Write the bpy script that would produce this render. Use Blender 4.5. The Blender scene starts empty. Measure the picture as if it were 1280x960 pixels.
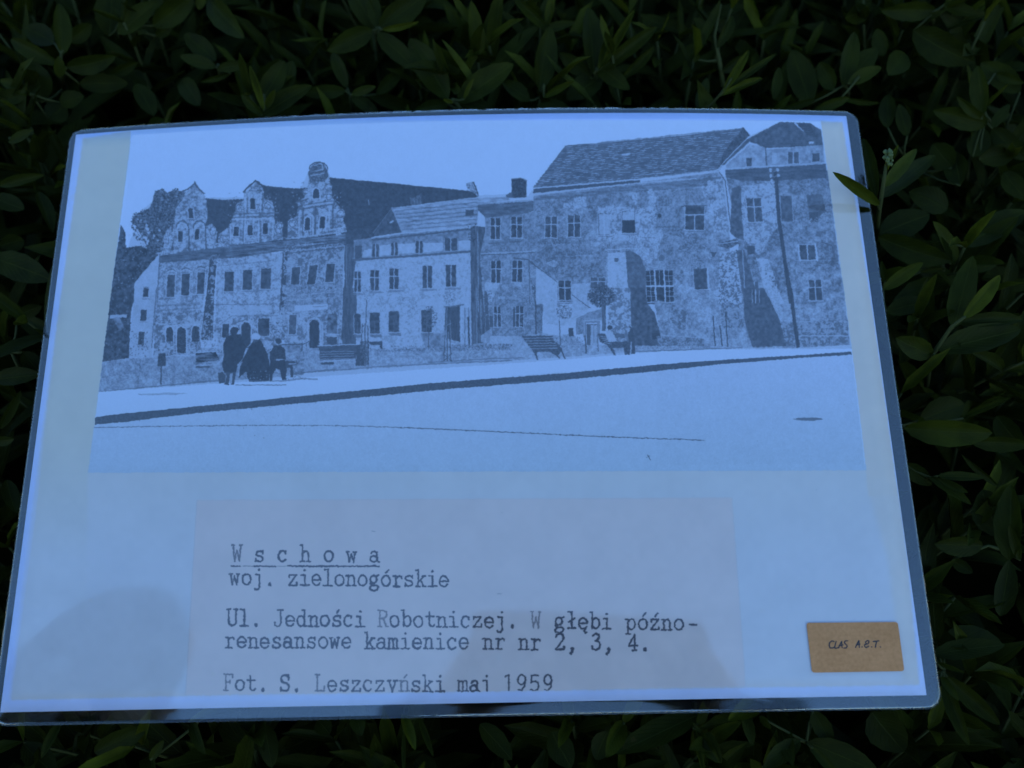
import bpy, math, random
import numpy as np
from mathutils import Vector, Matrix
random.seed(5)
C = bpy.context.scene.collection
SC = bpy.context.scene
# ---------------------------------------------------------------- where the sheet lies: its own axes (x right, y up the page, z out of the page)
TAU = math.radians(35)
M = Matrix(((1,0,0,0),(0,math.cos(TAU),-math.sin(TAU),0),(0,math.sin(TAU),math.cos(TAU),1.0),(0,0,0,1)))
SW, SH = .297, .210
FPX = 1096.95
RIGHT = Vector((0.999731,-0.018544,-0.013906)); UP = Vector((0.021621,0.962291,0.271160)); FWD = Vector((-0.008354,0.271390,-0.962433))
CAM = Vector((0.0208,-0.0830,0.2981))
# ---- camera
cam = bpy.data.cameras.new('camera'); co = bpy.data.objects.new('camera', cam); C.objects.link(co); SC.camera = co
cam.sensor_width = 36; cam.lens = 36*FPX/1280; cam.clip_start = .01; cam.clip_end = 500
R3 = Matrix((RIGHT, UP, -FWD)).transposed()
co.matrix_world = M @ (Matrix.Translation(CAM) @ R3.to_4x4())
cam.dof.use_dof = True; cam.dof.focus_distance = .305; cam.dof.aperture_fstop = 7
# ---- sky, sun, exposure
SUN_EL, SUN_AZ = math.radians(14), math.radians(0)       # behind the hedge, low: the page lies in open shade
w = bpy.data.worlds.new('World'); SC.world = w; w.use_nodes = True
nt = w.node_tree; bg = nt.nodes['Background']; sky = nt.nodes.new('ShaderNodeTexSky'); sky.sky_type = 'NISHITA'
sky.sun_disc = False; sky.sun_elevation = SUN_EL; sky.sun_rotation = SUN_AZ; sky.air_density = 1.0; sky.dust_density = 0.0; sky.ozone_density = 4.2; sky.altitude = 0
nt.links.new(sky.outputs[0], bg.inputs[0]); bg.inputs[1].default_value = .15
sl = bpy.data.lights.new('sun', 'SUN'); sl.energy = 2.0; sl.angle = math.radians(.5); sl.color = (1, .93, .82)
so = bpy.data.objects.new('sun', sl); C.objects.link(so)
sd = Vector((math.sin(SUN_AZ)*math.cos(SUN_EL), math.cos(SUN_AZ)*math.cos(SUN_EL), math.sin(SUN_EL)))
so.rotation_euler = sd.to_track_quat('Z', 'Y').to_euler(); so.location = (0, 4, 4)
SC.view_settings.view_transform = 'Standard'; SC.view_settings.look = 'None'; SC.view_settings.gamma = 1; SC.view_settings.exposure = 1.93
SC.render.engine = 'CYCLES'; SC.cycles.max_bounces = 8; SC.cycles.transparent_max_bounces = 12; SC.cycles.use_denoising = True

# ---------------------------------------------------------------- helpers
def empty(name, label=None, cat=None, group=None):
    o = bpy.data.objects.new(name, None); C.objects.link(o); o.empty_display_size = .05
    if label: o['label'] = label
    if cat: o['category'] = cat
    if group: o['group'] = group
    return o
def mesh(name, vs, fs, mat, parent=None, uv=None, smooth=True, kind=None, world=True):
    me = bpy.data.meshes.new(name); me.from_pydata([tuple(v) for v in vs], [], fs); me.materials.append(mat)
    if uv is not None:
        L = me.uv_layers.new(name='UVMap'); idx = np.empty(len(me.loops), np.int32); me.loops.foreach_get('vertex_index', idx)
        L.data.foreach_set('uv', np.asarray(uv, np.float32)[idx].ravel())
    me.polygons.foreach_set('use_smooth', [smooth]*len(me.polygons)); me.update()
    o = bpy.data.objects.new(name, me); C.objects.link(o)
    if parent: o.parent = parent
    if kind: o['kind'] = kind
    return o
def material(name):
    m = bpy.data.materials.new(name); m.use_nodes = True; return m, m.node_tree, m.node_tree.nodes['Principled BSDF']
def N(nt, t, **k):
    n = nt.nodes.new(t)
    for a, b in k.items(): setattr(n, a, b)
    return n
def bend(u, v):                                # how far the curled page stands out of its own plane
    return .00258*(1-(2*u-1)**2)*(1+3.495*(v-.5))
def S(u, v, dz=0.0): return Vector(((u-.5)*SW, (v-.5)*SH, bend(u, v)+dz))
def px_ray(px, py): return (RIGHT*(px-640)/FPX+UP*(480-py)/FPX+FWD)
def at(px, py, z):                             # the point at height z over the page plane seen at px, py
    d = px_ray(px, py); return CAM+d*((z-CAM.z)/d.z)
def uv_of(px, py):
    u = v = .5
    for _ in range(25):
        z = bend(u, v); p = at(px, py, z); u, v = p.x/SW+.5, p.y/SH+.5
    return u, v
def project(X, Y, Zz):                          # arrays in page axes -> drawing grid
    dx, dy, dz = X-CAM.x, Y-CAM.y, Zz-CAM.z
    w_ = dx*FWD.x+dy*FWD.y+dz*FWD.z
    return 640+FPX*(dx*RIGHT.x+dy*RIGHT.y+dz*RIGHT.z)/w_, 480-FPX*(dx*UP.x+dy*UP.y+dz*UP.z)/w_
# ---------------------------------------------------------------- flat print on the sheet, drawn as a raster
PX0, PY0, PX1, PY1, PS = -6.0, 132.0, 1168.0, 900.0, 3.0
BW, BH = int((PX1-PX0)*PS), int((PY1-PY0)*PS)
rs = np.random.RandomState(11)
def up(a, h, w):
    H, W = a.shape
    y = np.linspace(0, H-1.001, h); x = np.linspace(0, W-1.001, w)
    yi = y.astype(int); xi = x.astype(int); fy = (y-yi)[:, None]; fx = (x-xi)[None, :]
    fy = fy*fy*(3-2*fy); fx = fx*fx*(3-2*fx)
    r0 = a[yi]; r1 = a[yi+1]
    r = r0*(1-fy)+r1*fy
    return (r[:, xi]*(1-fx)+r[:, xi+1]*fx).astype(np.float32)
def field(cx, cy=None):                      # value noise, cell size in drawing units
    cy = cy or cx
    return up(rs.rand(int(BH/PS/cy)+3, int(BW/PS/cx)+3).astype(np.float32), BH, BW)
N1 = field(1.3); N2 = field(3.2); N3 = field(9); N4 = field(34); NH = field(9, 1.4); NV = field(1.5, 8)
NP = .30*N1+.35*N2+.25*N3+.10*N4             # plaster mix, mean .5
G = np.ones((BH, BW), np.float32)            # grey value being drawn
def Zt(z, p):
    x0, y0, s = Z[z]
    return [(x0+a/s, y0+b/s) for a, b in p]
Z = dict(A=(100,140,4), B=(380,140,4), C=(640,140,4), D=(820,140,4), E=(100,360,4), F=(380,360,4), G=(640,360,4), H=(820,360,4),
         a=(190,190,8), b=(330,190,8), c=(180,300,8), d=(320,300,8), e=(270,390,8), f=(700,340,8), g=(420,340,8), h=(560,340,8),
         T=(260,660,4), U=(560,660,4), K=(960,700,4), S=(0,0,1))
def mask(P):
    P = [((x-PX0)*PS, (y-PY0)*PS) for x, y in P]
    xs = [p[0] for p in P]; ys = [p[1] for p in P]
    a, b = max(0, int(min(xs))), min(BW, int(max(xs))+2); c, d = max(0, int(min(ys))), min(BH, int(max(ys))+2)
    if a >= b or c >= d: return None
    X = np.arange(a, b)[None, :]+.5; Y = np.arange(c, d)+.5
    m = np.zeros((d-c, b-a), bool)
    for i in range(len(P)):
        (x1, y1), (x2, y2) = P[i], P[i-1]
        if y1 == y2: continue
        lo, hi = min(y1, y2), max(y1, y2)
        r0, r1 = np.searchsorted(Y, lo), np.searchsorted(Y, hi)
        if r1 > r0:
            m[r0:r1] ^= X < (x1+(Y[r0:r1]-y1)*(x2-x1)/(y2-y1))[:, None]
    return (slice(c, d), slice(a, b)), m
def poly(z, p, v, al=1.0, n=None, amp=0.0, buf=None):
    r = mask(Zt(z, p))
    if r is None: return
    s, m = r; g = (G if buf is None else buf)[s]
    val = v if n is None else v+amp*(n[s]-.5)
    g[m] = (g*(1-al)+val*al)[m]
def mott(z, p, lo, hi, n, t=.5, soft=.1, al=1.0):
    r = mask(Zt(z, p))
    if r is None: return
    s, m = r; g = G[s]
    k = np.clip((n[s]-t)/soft+.5, 0, 1); g[m] = (g*(1-al)+(lo+(hi-lo)*k)*al)[m]
def line(z, p, w, v, al=1.0, buf=None, ragged=0.0):
    P = Zt(z, p); B = G if buf is None else buf
    for (x1, y1), (x2, y2) in zip(P[:-1], P[1:]):
        r = w/2+1
        a, b = max(0, int((min(x1, x2)-r-PX0)*PS)), min(BW, int((max(x1, x2)+r-PX0)*PS)+1)
        c, d = max(0, int((min(y1, y2)-r-PY0)*PS)), min(BH, int((max(y1, y2)+r-PY0)*PS)+1)
        if a >= b or c >= d: continue
        X = (np.arange(a, b)+.5)/PS+PX0; Y = ((np.arange(c, d)+.5)/PS+PY0)[:, None]
        dx, dy = x2-x1, y2-y1; L = dx*dx+dy*dy+1e-9
        t = np.clip(((X-x1)*dx+(Y-y1)*dy)/L, 0, 1)
        D = np.hypot(X-x1-t*dx, Y-y1-t*dy)
        k = w/2
        if ragged: k = k*(1-ragged+2*ragged*N1[c:d, a:b])
        k = np.clip((k-D)*2.0+.5, 0, 1)*al
        B[c:d, a:b] = B[c:d, a:b]*(1-k)+v*k
def box(x0, y0, x1, y1, sh=0, sl=0):         # a box whose right side rises by sl and whose foot leans by sh
    return [(x0, y0), (x1, y0-sl), (x1+sh, y1-sl), (x0+sh, y1)]
def ell(cx, cy, rx, ry, n=16, a0=0, a1=360):
    return [(cx+rx*math.cos(math.radians(a0+(a1-a0)*i/n)), cy+ry*math.sin(math.radians(a0+(a1-a0)*i/n))) for i in range(n+1)]
def arch(x0, y0, x1, y1, sh=0):
    r = (x1-x0)/2
    return [(x0+sh, y1), (x0, y0+r)]+ell(x0+r, y0+r, r, r, 8, 180, 360)+[(x1, y0+r), (x1+sh, y1)]
def win(z, x0, y0, x1, y1, kind='x', sh=0, sl=0, dark=.14, lite=.88, fr=True, sill=True):
    s = Z[z][2]
    if fr: poly(z, box(x0-.9*s, y0-.7*s, x1+.9*s, y1+.7*s, sh, sl), lite*.95)
    poly(z, box(x0, y0, x1, y1, sh, sl), dark, 1, N2, .14)
    w, h = x1-x0, y1-y0; lw = .75
    def L(u0, v0, u1, v1, ww=lw):
        q = [(x0+w*u+sh*v, y0+h*v-sl*u) for u, v in ((u0, v0), (u1, v1))]; line(z, q, ww, lite)
    if kind == 'x': L(.5, 0, .5, 1, 1.0); L(0, .36, 1, .36, 1.0)
    if kind == 'h': L(.5, .36, .5, 1, 1.1); L(0, .36, 1, .36, 1.2)
    if kind == 'v': L(.5, 0, .5, 1, 1.1)
    if kind == 'g':
        for u in (.33, .68): L(u, 0, u, 1, 1.7)
        L(0, .5, 1, .5, 1.8)
        for u in (.16, .5, .85): L(u, 0, u, .5, .5)
        for u in (.16, .85): L(u, .5, u, 1, .5)
        for v in (.17, .34, .66, .82): L(0, v, .32, v, .45); L(.7, v, 1, v, .45)
    if kind in 'xhv': L(0, 0, 0, 1, .6); L(1, 0, 1, 1, .6)
    if sill: line(z, [(x0-.8*s+sh, y1+.5*s), (x1+.8*s+sh, y1+.5*s-sl)], .9, lite); line(z, [(x0+sh, y1+1.5*s), (x1+1.2*s+sh, y1+1.5*s-sl)], 1.0, .35, .6)
def dabs(z, p, n, r0, r1, v0, v1, al=.85, squash=.7):
    P = Zt(z, p); xs = [q[0] for q in P]; ys = [q[1] for q in P]; k = 0; t = 0
    r = mask(P)
    if r is None: return
    (sy, sx), m = r
    while k < n and t < n*8:
        t += 1
        x, y = rs.uniform(min(xs), max(xs)), rs.uniform(min(ys), max(ys))
        i, j = int((y-PY0)*PS)-sy.start, int((x-PX0)*PS)-sx.start
        if not (0 <= i < m.shape[0] and 0 <= j < m.shape[1]) or not m[i, j]: continue
        k += 1
        rr = rs.uniform(r0, r1); R = int(rr*PS)+2; ci, cj = int((y-PY0)*PS), int((x-PX0)*PS)
        a, b, c, d = max(0, cj-R), min(BW, cj+R+1), max(0, ci-R), min(BH, ci+R+1)
        th = rs.uniform(0, 3.14); X = np.arange(a, b)[None, :]-cj; Y = np.arange(c, d)[:, None]-ci
        u = X*math.cos(th)+Y*math.sin(th); w = (-X*math.sin(th)+Y*math.cos(th))/squash
        mm = np.clip(1.5*(1-(u*u+w*w)/(rr*PS)**2), 0, 1)*al
        G[c:d, a:b] = G[c:d, a:b]*(1-mm)+rs.uniform(v0, v1)*mm
def ink(z, p, n, v=.3, al=.6, w=.6, ln=2.0):   # short random scratches, the relief of ornament
    P = Zt(z, p); xs = [q[0] for q in P]; ys = [q[1] for q in P]
    for _ in range(n):
        x, y = rs.uniform(min(xs), max(xs)), rs.uniform(min(ys), max(ys)); a = rs.choice([0, 1.57, .8, 2.4])+rs.uniform(-.3, .3); l = rs.uniform(.4, 1)*ln
        line('S', [(x, y), (x+l*math.cos(a)*.6, y+l*math.sin(a)*.6), (x+l*math.cos(a+.7), y+l*math.sin(a+.7))], w, v, al)

# ---- sky of the print, trees at the left
G[:] = 1.0
poly('S', [(150,146),(1030,146),(1066,444),(1082,588),(110,591),(118,531),(137,380),(160,230)], .97, 1, N3, .02)
tree = [(205,590),(250,500),(270,510),(350,420),(375,395),(420,385),(470,385),(530,400),(520,560),(470,660),(400,720),(290,840),(270,960),(148,960),(180,720),(195,560)]
tr2 = [(360,470),(375,395),(420,385),(445,405),(470,380),(530,400),(520,560),(470,660),(400,720),(330,740),(320,680),(260,610),(255,520),(300,485)]
tr3 = [(355,470),(372,400),(410,385),(440,405),(475,390),(525,400),(500,520),(450,600),(430,690),(330,720),(345,640),(300,600),(262,560),(262,515),(320,500)]
poly('A', tr3, .24, .85, N1, .35)
for k in range(3):
    dabs('A', tr2, 330, .7, 1.9, .05, .24, .9)
dabs('A', tr2, 90, .4, .9, .4, .8, .65)
dabs('A', [(230,640),(260,480),(330,560),(420,560),(380,680),(300,720)], 34, 1.2, 2.8, .9, .97, .85)
for q in ([(300,840),(330,700),(380,560),(400,430)],[(340,680),(280,560)],[(380,560),(470,430)]): line('A', q, 1.0, .15)
low = [(205,560),(225,600),(230,680),(300,670),(400,720),(290,840),(270,960),(148,960),(180,720)]
poly('A', low, .15, 1, N2, .25); dabs('A', low, 200, .8, 2.2, .08, .3); dabs('A', low, 90, .5, 1.2, .4, .8, .7)
poly('E', [(152,0),(278,0),(255,130),(245,350),(110,370)], .16, 1, N2, .2)
dabs('E', [(152,0),(278,0),(255,130),(245,350),(110,370)], 160, .6, 2, .06, .42)
poly('E', [(150,135),(235,132),(232,146),(150,152)], .8); poly('E', [(165,152),(200,150),(225,205),(195,215)], .38, 1, N2, .4)
# ---- big dark roofs behind the gables
poly('A', [(600,425),(640,432),(720,440),(815,436),(860,420),(880,345),(930,370),(1080,382),(1140,378),(1170,330),(1280,330),(1280,660),(700,660),(610,640)], .17, 1, N2, .07)
poly('B', [(100,325),(130,328),(500,362),(800,392),(850,400),(870,425),(640,455),(440,480),(350,610),(205,680),(140,420)], .17, 1, N2, .07)
poly('B', [(200,600),(350,560),(350,620),(300,700),(200,700)], .2, 1, N2, .08)
line('B', [(440,480),(345,605)], .8, .45); line('B', [(322,440),(326,462)], .8, .8)
poly('B', [(530,425),(545,432),(585,410),(585,460),(535,468)], .3, 1, N1, .2); line('B', [(548,434),(556,462)], .6, .6)
poly('B', [(812,355),(850,350),(862,385),(872,415),(840,400),(815,380)], .55, 1, N1, .5); line('B', [(848,352),(862,385),(872,418)], 1.5, .2)
for i in range(30): line('B', [(130+24*i, 335+2.5*i), (125+24*i, 620)], .35, .26, .25)
# ---- facades of the three gabled houses
mott('c', [(150,230),(660,190),(640,330),(560,820),(560,1000),(60,1000),(110,640)], .45, .80, NP, .47, .26)
mott('c', [(740,190),(1280,130),(1280,1000),(700,1000)], .50, .86, NP, .43, .26)
mott('d', [(0,180),(270,120),(240,700),(230,1000),(0,1000)], .5, .85, NP, .44, .26)
mott('d', [(300,110),(880,50),(860,1000),(240,1000),(270,300)], .38, .72, NP, .48, .2)
mott('c', [(180,110),(600,60),(1280,-30),(1280,60),(150,210)], .4, .85, N1*.5+N2*.5, .5, .2)
poly('c', [(150,160),(560,98),(1280,8),(1280,120),(1000,170),(740,190),(160,230)], .28, 1, NH, .25)      # cornice
poly('d', [(0,60),(340,10),(900,-60),(900,50),(340,100),(0,150)], .33, 1, NH, .35)
for a, b in ((-100,-92),(-66,-58),(-24,-30),(20,10)): line('d', [(-300,140+a),(880,-10+b+20)], .7, .75 if a < -50 else .6, .6)
for yy, v in ((240,.85),(262,.35),(280,.8)): line('c', [(760,yy),(1270,yy-50)], .7, v, .8)
ink('c', [(170,190),(640,180),(640,310),(170,330)], 110, .3, .6); ink('c', [(740,170),(1270,170),(1270,290),(740,290)], 90, .3, .5)
ink('d', [(320,30),(860,30),(860,110),(320,110)], 160, .22, .7, .7, 2.4); ink('d', [(320,30),(860,30),(860,110),(320,110)], 90, .92, .6)
line('d', [(330,95),(600,55),(860,20)], 1.2, .22); line('d', [(340,128),(880,75)], 1.3, .25, .8); line('d', [(340,112),(880,58)], .8, .9, .8)
line('d', [(400,58),(700,30)], 1.0, .9, .8)
# light end wall at far left
poly('A', [(400,705),(272,855),(270,960),(385,960)], .86, 1, N3, .08); poly('E', [(278,0),(385,0),(360,345),(245,350),(262,130)], .82, 1, N3, .14)
line('A', [(400,708),(385,955)], 1, .25); line('E', [(384,0),(358,300)], 1, .25)
win('A', 317,875,347,930, '', -3); win('E', 316,0,346,46, '', -4); win('E', 304,110,336,165, '', -4); win('E', 292,220,324,285, '', -4, fr=False)
dabs('E', [(255,215),(340,215),(340,345),(250,345)], 70, .5, 1.6, .12, .5)
# gable one
g1 = [(430,600),(470,560),(480,480),(510,440),(530,400),(560,372),(575,368),(590,372),(615,400),(630,430),(640,520),(625,570),(660,560),(685,600),(680,660),(650,680),(440,695),(415,640)]
mott('A', g1, .40, .82, NP, .47, .26); ink('A', [(430,420),(640,420),(640,680),(430,680)], 150, .28, .6)
ink('A', [(430,420),(640,420),(640,680),(430,680)], 90, .95, .6)
for q in ([(505,400),(540,385),(575,358),(600,390),(622,408)],[(575,350),(577,366)],[(462,560),(462,690)],[(545,585),(545,690)],[(628,580),(630,685)]): line('A', q, 2.0, .2, .85)
line('A', [(540,400),(575,375),(612,410)], 1.2, .6)
for cx in (512, 598): line('A', ell(cx,580,30,36,10,180,360), 1.4, .25); line('A', ell(cx,584,24,28,10,180,360), 1.2, .95)
win('A', 540,482,566,532, '', 3); win('A', 490,596,516,650, '', -2); win('A', 575,586,600,640, '', -4)
poly('A', ell(665,598,17,26), .75, 1, N1, .6); line('A', ell(665,598,15,22,12,0,300), .9, .25)
poly('A', [(415,690),(430,600),(470,600),(455,692)], .7, .8, N1, .7)
# gable two
g2 = [(690,670),(695,610),(745,575),(760,545),(775,500),(790,460),(818,440),(820,395),(878,342),(915,370),(920,430),(960,445),(972,490),(975,560),(1010,550),(1015,640),(820,650)]
mott('A', g2, .42, .84, NP, .47, .26); ink('A', [(740,400),(1000,400),(1000,650),(740,650)], 150, .28, .6); ink('A', [(740,400),(1000,400),(1000,650),(740,650)], 80, .95, .6)
line('A', [(818,400),(845,372),(878,344),(905,362),(918,378)], 2.2, .18); line('A', [(845,395),(878,368),(905,392),(845,395)], 1.1, .3)
poly('A', [(850,385),(878,362),(900,388)], .55, 1, N1, .4)
for q in ([(765,510),(970,505)],[(765,528),(970,520)],[(822,500),(815,650)],[(900,495),(905,650)],[(745,565),(748,665)],[(838,425),(836,500)],[(915,420),(912,500)]): line('A', q, 1.8, .3, .8)
for q in ([(825,545),(822,650)],[(895,550),(893,650)],[(965,540),(963,640)],[(752,560),(750,660)],[(828,410),(826,500)],[(905,405),(903,500)],[(760,538),(970,532)]): line('A', q, 1.6, .95, .85)
win('A', 850,432,878,486, '', 0); win('A', 768,575,796,622, '', -2); win('A', 838,566,866,618, '', -2); win('A', 914,556,942,612, '', -2)
for cx, cy in ((797,480),(940,468),(992,592),(715,635)): poly('A', ell(cx,cy,20,26), .72, .9, N1, .7); line('A', ell(cx,cy,15,20,12,20,330), 1.0, .3)
# gable three
g3 = [(1035,640),(1040,560),(1085,520),(1090,450),(1120,430),(1140,380),(1150,300),(1240,300),(1255,370),(1262,430),(1300,480),(1325,560),(1335,600),(1180,625)]
mott('A', g3, .38, .80, NP, .48, .16)
ink('A', [(1045,350),(1320,350),(1320,620),(1045,620)], 190, .25, .6); ink('A', [(1045,400),(1320,400),(1320,620),(1045,620)], 110, .95, .6)
poly('b', [(440,210),(460,165),(490,125),(545,100),(600,120),(630,180),(645,250),(600,300),(455,300)], .3, 1, N1, .3)
for q in ([(445,210),(590,175)],[(470,235),(600,215)],[(500,140),(575,110),(590,170)]): line('b', q, 1.0, .85)
line('b', [(438,212),(636,182)], 1.2, .2); line('b', ell(545,170,92,70,14,180,360), 1.3, .2)
poly('b', arch(492,365,552,465), .15); line('b', arch(484,357,560,470), 1.4, .95)
for q in ([(350,545),(680,490)],[(350,575),(700,520)],[(390,590),(390,840)],[(515,560),(510,830)],[(690,540),(685,780)],[(340,500),(440,470)]): line('b', q, 2.4, .25, .8)
for q in ([(400,545),(680,505)],[(358,590),(350,850)],[(490,640),(490,830)],[(655,560),(650,760)],[(620,650),(615,790)]): line('b', q, 2.2, .88, .85)
poly('b', arch(410,655,460,780,-5), .15); line('b', arch(402,648,468,790,-5), 1.2, .95)
poly('b', arch(560,645,610,765,-5), .13); line('b', arch(550,635,620,775,-5), 1.2, .95)
for cx, cy, r in ((285,715,45),(765,620,45),(415,400,30),(640,350,40),(155,740,38),(650,450,34)):
    poly('b', ell(cx,cy,r,r*1.15), .78, .85, N1, .8); line('b', ell(cx,cy,r*.75,r*.8,12,30,340), 1.1, .3)
line('b', [(220,870),(500,835),(800,795)], 1.3, .9, .8); line('b', [(670,775),(800,750)], 1.2, .95)
# dark seams between the houses
mott('c', [(660,190),(730,190),(700,600),(690,1000),(560,1000),(620,600)], .18, .6, NP, .55, .1)
line('c', [(665,200),(630,560),(590,830),(575,960)], 1.6, .16); dabs('c', [(640,150),(760,150),(760,250),(640,250)], 50, .5, 1.3, .1, .8)
mott('d', [(265,110),(320,110),(290,560),(230,960),(200,960),(240,600)], .2, .65, NP, .52, .1); line('d', [(275,130),(262,420),(240,700)], 1.5, .2)
dabs('d', [(290,40),(400,40),(400,120),(290,120)], 70, .5, 1.2, .1, .95)
# windows of the gabled houses
for x0,y0,x1,y1,sh in ((235,350,318,570,-12),(378,338,462,555,-10),(535,322,610,540,-10)):
    win('c', x0,y0,x1,y1,'',sh, dark=.2); line('c', ell((x0+x1)/2,y0-30,(x1-x0)/2,26,8,180,360), 1.2, .28); line('c', ell((x0+x1)/2,y0-18,(x1-x0)/2+6,24,8,180,360), 1.0, .9)
for x0,y0,x1,y1,sh in ((808,318,905,515,-8),(990,300,1088,500,-8),(1170,285,1275,490,-6)): win('c', x0,y0,x1,y1,'',sh, dark=.2)
for x0,y0,x1,y1,sh in ((360,272,448,445,-14),(535,252,622,445,-28),(702,238,792,420,-14)): win('d', x0,y0,x1,y1,'',sh, dark=.2, lite=.84)
for q, v in (([(130,665),(560,645)],.35),([(160,705),(560,680)],.35),([(620,650),(1280,640)],.3),([(150,650),(600,632)],.85)): line('c', q, .8, v, .9)
mott('c', [(130,730),(560,730),(560,850),(100,850)], .28, .68, NP, .5, .2); mott('d', [(320,450),(860,430),(850,720),(280,720)], .42, .66, NP, .5, .3)
poly('c', [(830,665),(1280,655),(1280,765),(850,775)], .86, 1, N3, .12)
for q, v in (([(310,560),(820,520)],.85),([(300,605),(800,575)],.88),([(720,540),(720,700)],.25),([(560,530),(550,600)],.8)): line('d', q, .8, v, .8)
poly('d', [(385,655),(720,640),(718,695),(385,715)], .92); line('d', [(570,668),(700,660)], .8, .4)
ink('d', [(330,460),(820,460),(820,510),(330,510)], 90, .25, .6, .7, 2.2); ink('d', [(330,460),(820,460),(820,510),(330,510)], 60, .92, .6)
# ground floors, left
mott('E', [(385,130),(620,120),(600,330),(365,345)], .36, .76, NP, .48, .2); mott('E', [(680,150),(1010,120),(1010,330),(690,330)], .42, .82, NP, .46, .2)
mott('E', [(1030,120),(1210,110),(1200,320),(1020,325)], .45, .8, NP, .45, .2); mott('F', [(90,110),(190,100),(190,290),(90,300)], .4, .75, NP, .5, .2)
for x0,y0,x1,y1 in ((432,196,465,268),(486,196,530,325),(560,190,598,268)): poly('E', arch(x0,y0,x1,y1), .15, 1, N1, .1); line('E', arch(x0-4,y0-5,x1+4,y1), 1.2, .92)
line('E', [(420,192),(600,180)], 1, .9); line('E', [(390,88),(600,75)], .8, .35)
win('E', 712,182,748,250, '', -3); poly('E', arch(808,172,852,300), .14); line('E', arch(802,166,858,300), 1.4, .93)
win('E', 890,152,948,240, '', 0, dark=.17); win('E', 1046,135,1085,232, '', -4, dark=.3)
line('E', [(700,182),(760,140),(990,140)], 1, .3, .7)
poly('E', arch(1148,160,1196,315), .15, 1, NV, .1); line('E', arch(1140,150,1202,315), 1.6, .88); line('F', [(92,180),(92,300)], 2.4, .8)
poly('F', [(118,130),(165,128),(165,225),(115,225)], .3, 1, N2, .3); poly('F', [(115,245),(165,245),(165,285),(115,285)], .22); line('F', [(108,235),(175,233)], 1.4, .9)
line('E', [(1000,285),(1110,280),(1110,322)], 1.6, .25); line('E', [(1030,325),(1150,265)], 1.2, .22); poly('E', [(1010,290),(1108,288),(1105,320),(1020,325)], .5, 1, N2, .4)
ink('E', [(620,100),(1010,100),(1010,330),(620,330)], 220, .28, .5); dabs('E', [(940,170),(1020,170),(1020,250),(940,250)], 90, .5, 1.4, .15, .5)
dabs('E', [(590,180),(700,180),(700,330),(590,330)], 120, .5, 1.4, .2, .8); poly('E', [(600,300),(690,300),(690,330),(600,330)], .6, .6, N1, .6)
# tall dark wall between the gabled and the plastered house
poly('d', [(880,40),(1000,40),(1000,200),(900,1000),(850,1000),(885,400)], .27, 1, NV, .16); line('d', [(905,60),(905,420),(890,960)], .8, .55, .7)
poly('F', [(195,0),(260,0),(262,280),(190,290)], .26, 1, NV, .14); line('d', [(884,60),(868,400),(856,900)], 1, .85, .7)
# ---- plastered three-storey house
poly('B', [(248,640),(490,610),(825,580),(835,700),(520,740),(265,770),(250,740)], .5, 1, N2, .25)
mott('B', [(262,745),(835,705),(835,1000),(262,1000)], .72, .88, NP, .40, .2)
mott('F', [(262,0),(835,0),(835,290),(262,320)], .70, .88, NP, .40, .2)
poly('F', [(255,0),(265,60),(262,130),(248,300),(240,300),(240,0)], .28, 1, NV, .1)
for p in ([(300,690),(338,682),(338,722),(290,726)],[(378,668),(435,662),(435,715),(378,720)],[(472,660),(555,655),(555,706),(472,712)],[(598,655),(695,655),(695,695),(598,702)],[(772,645),(832,640),(832,690),(772,694)]): poly('B', p, .88, 1, N2, .12)
line('B', [(245,740),(520,722),(835,698)], 2.6, .3); line('B', [(245,732),(835,690)], .8, .8, .7)
poly('B', [(440,478),(560,470),(640,458),(850,430),(1020,425),(1030,440),(875,462),(870,500),(865,575),(490,605)], .66, 1, NH, .5)
for i in range(13):
    f = i/12.; line('B', [(450+45*f,486+112*f),(640,468+118*f),(865,440+130*f)], .6+.3*(i%2), .22 if i % 2 else .88, .75)
dabs('B', [(450,485),(860,440),(860,570),(490,600)], 260, .4, 1.0, .15, .95, .6, .35)
line('B', [(340,630),(490,608),(840,572)], 1.3, .9); line('B', [(345,640),(840,585)], 2.0, .25)
poly('B', [(340,625),(440,478),(492,602)], .24, 1, N2, .12); line('B', [(438,480),(492,604)], 1, .7); line('B', [(432,552),(446,545)], 1.6, .9)
poly('B', [(808,490),(850,488),(850,515),(808,520)], .2)
for x0,y0,x1,y1,k in ((340,660,376,724,'v'),(435,655,470,716,'v'),(557,645,596,706,'v'),(702,632,768,694,'v')): win('B', x0,y0,x1,y1,k, dark=.22, fr=False, sill=False)
poly('B', [(255,670),(290,668),(290,730),(255,735)], .25)
for x0,y0,x1,y1,k in ((250,798,285,900,'x'),(330,792,376,892,'x'),(426,784,474,886,'x'),(592,770,642,880,'v'),(708,764,762,874,'v')): win('B', x0,y0,x1,y1,k, dark=.2, lite=.9, fr=False); line('B', [(x0,y1+12),(x1+20,y1+10)], 2.0, .45, .8)
for x0,y0,x1,y1 in ((250,130,285,228),(328,124,380,228),(422,118,476,220),(585,112,640,220)):
    win('F', x0,y0,x1,y1,'', dark=.2, fr=False); line('F', [((x0+x1)/2,y0+40),((x0+x1)/2,y1)], .5, .4); poly('F', [(x0,y1+8),(x1+6,y1+5),(x1+12,y1+20),(x0+12,y1+20)], .42)
poly('F', [(708,98),(778,90),(780,270),(720,255),(705,180)], .2, 1, NV, .1); line('F', [(705,96),(800,84)], 1.5, .35); line('F', [(788,90),(786,270)], 1.6, .92)
for x in (805, 824): line('F', [(x,100),(x,290)], 1.2, .4)
line('F', [(822,150),(826,290)], 2.2, .14); poly('F', [(585,235),(700,225),(700,310),(610,310)], .5, .8, N2, .3)
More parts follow.
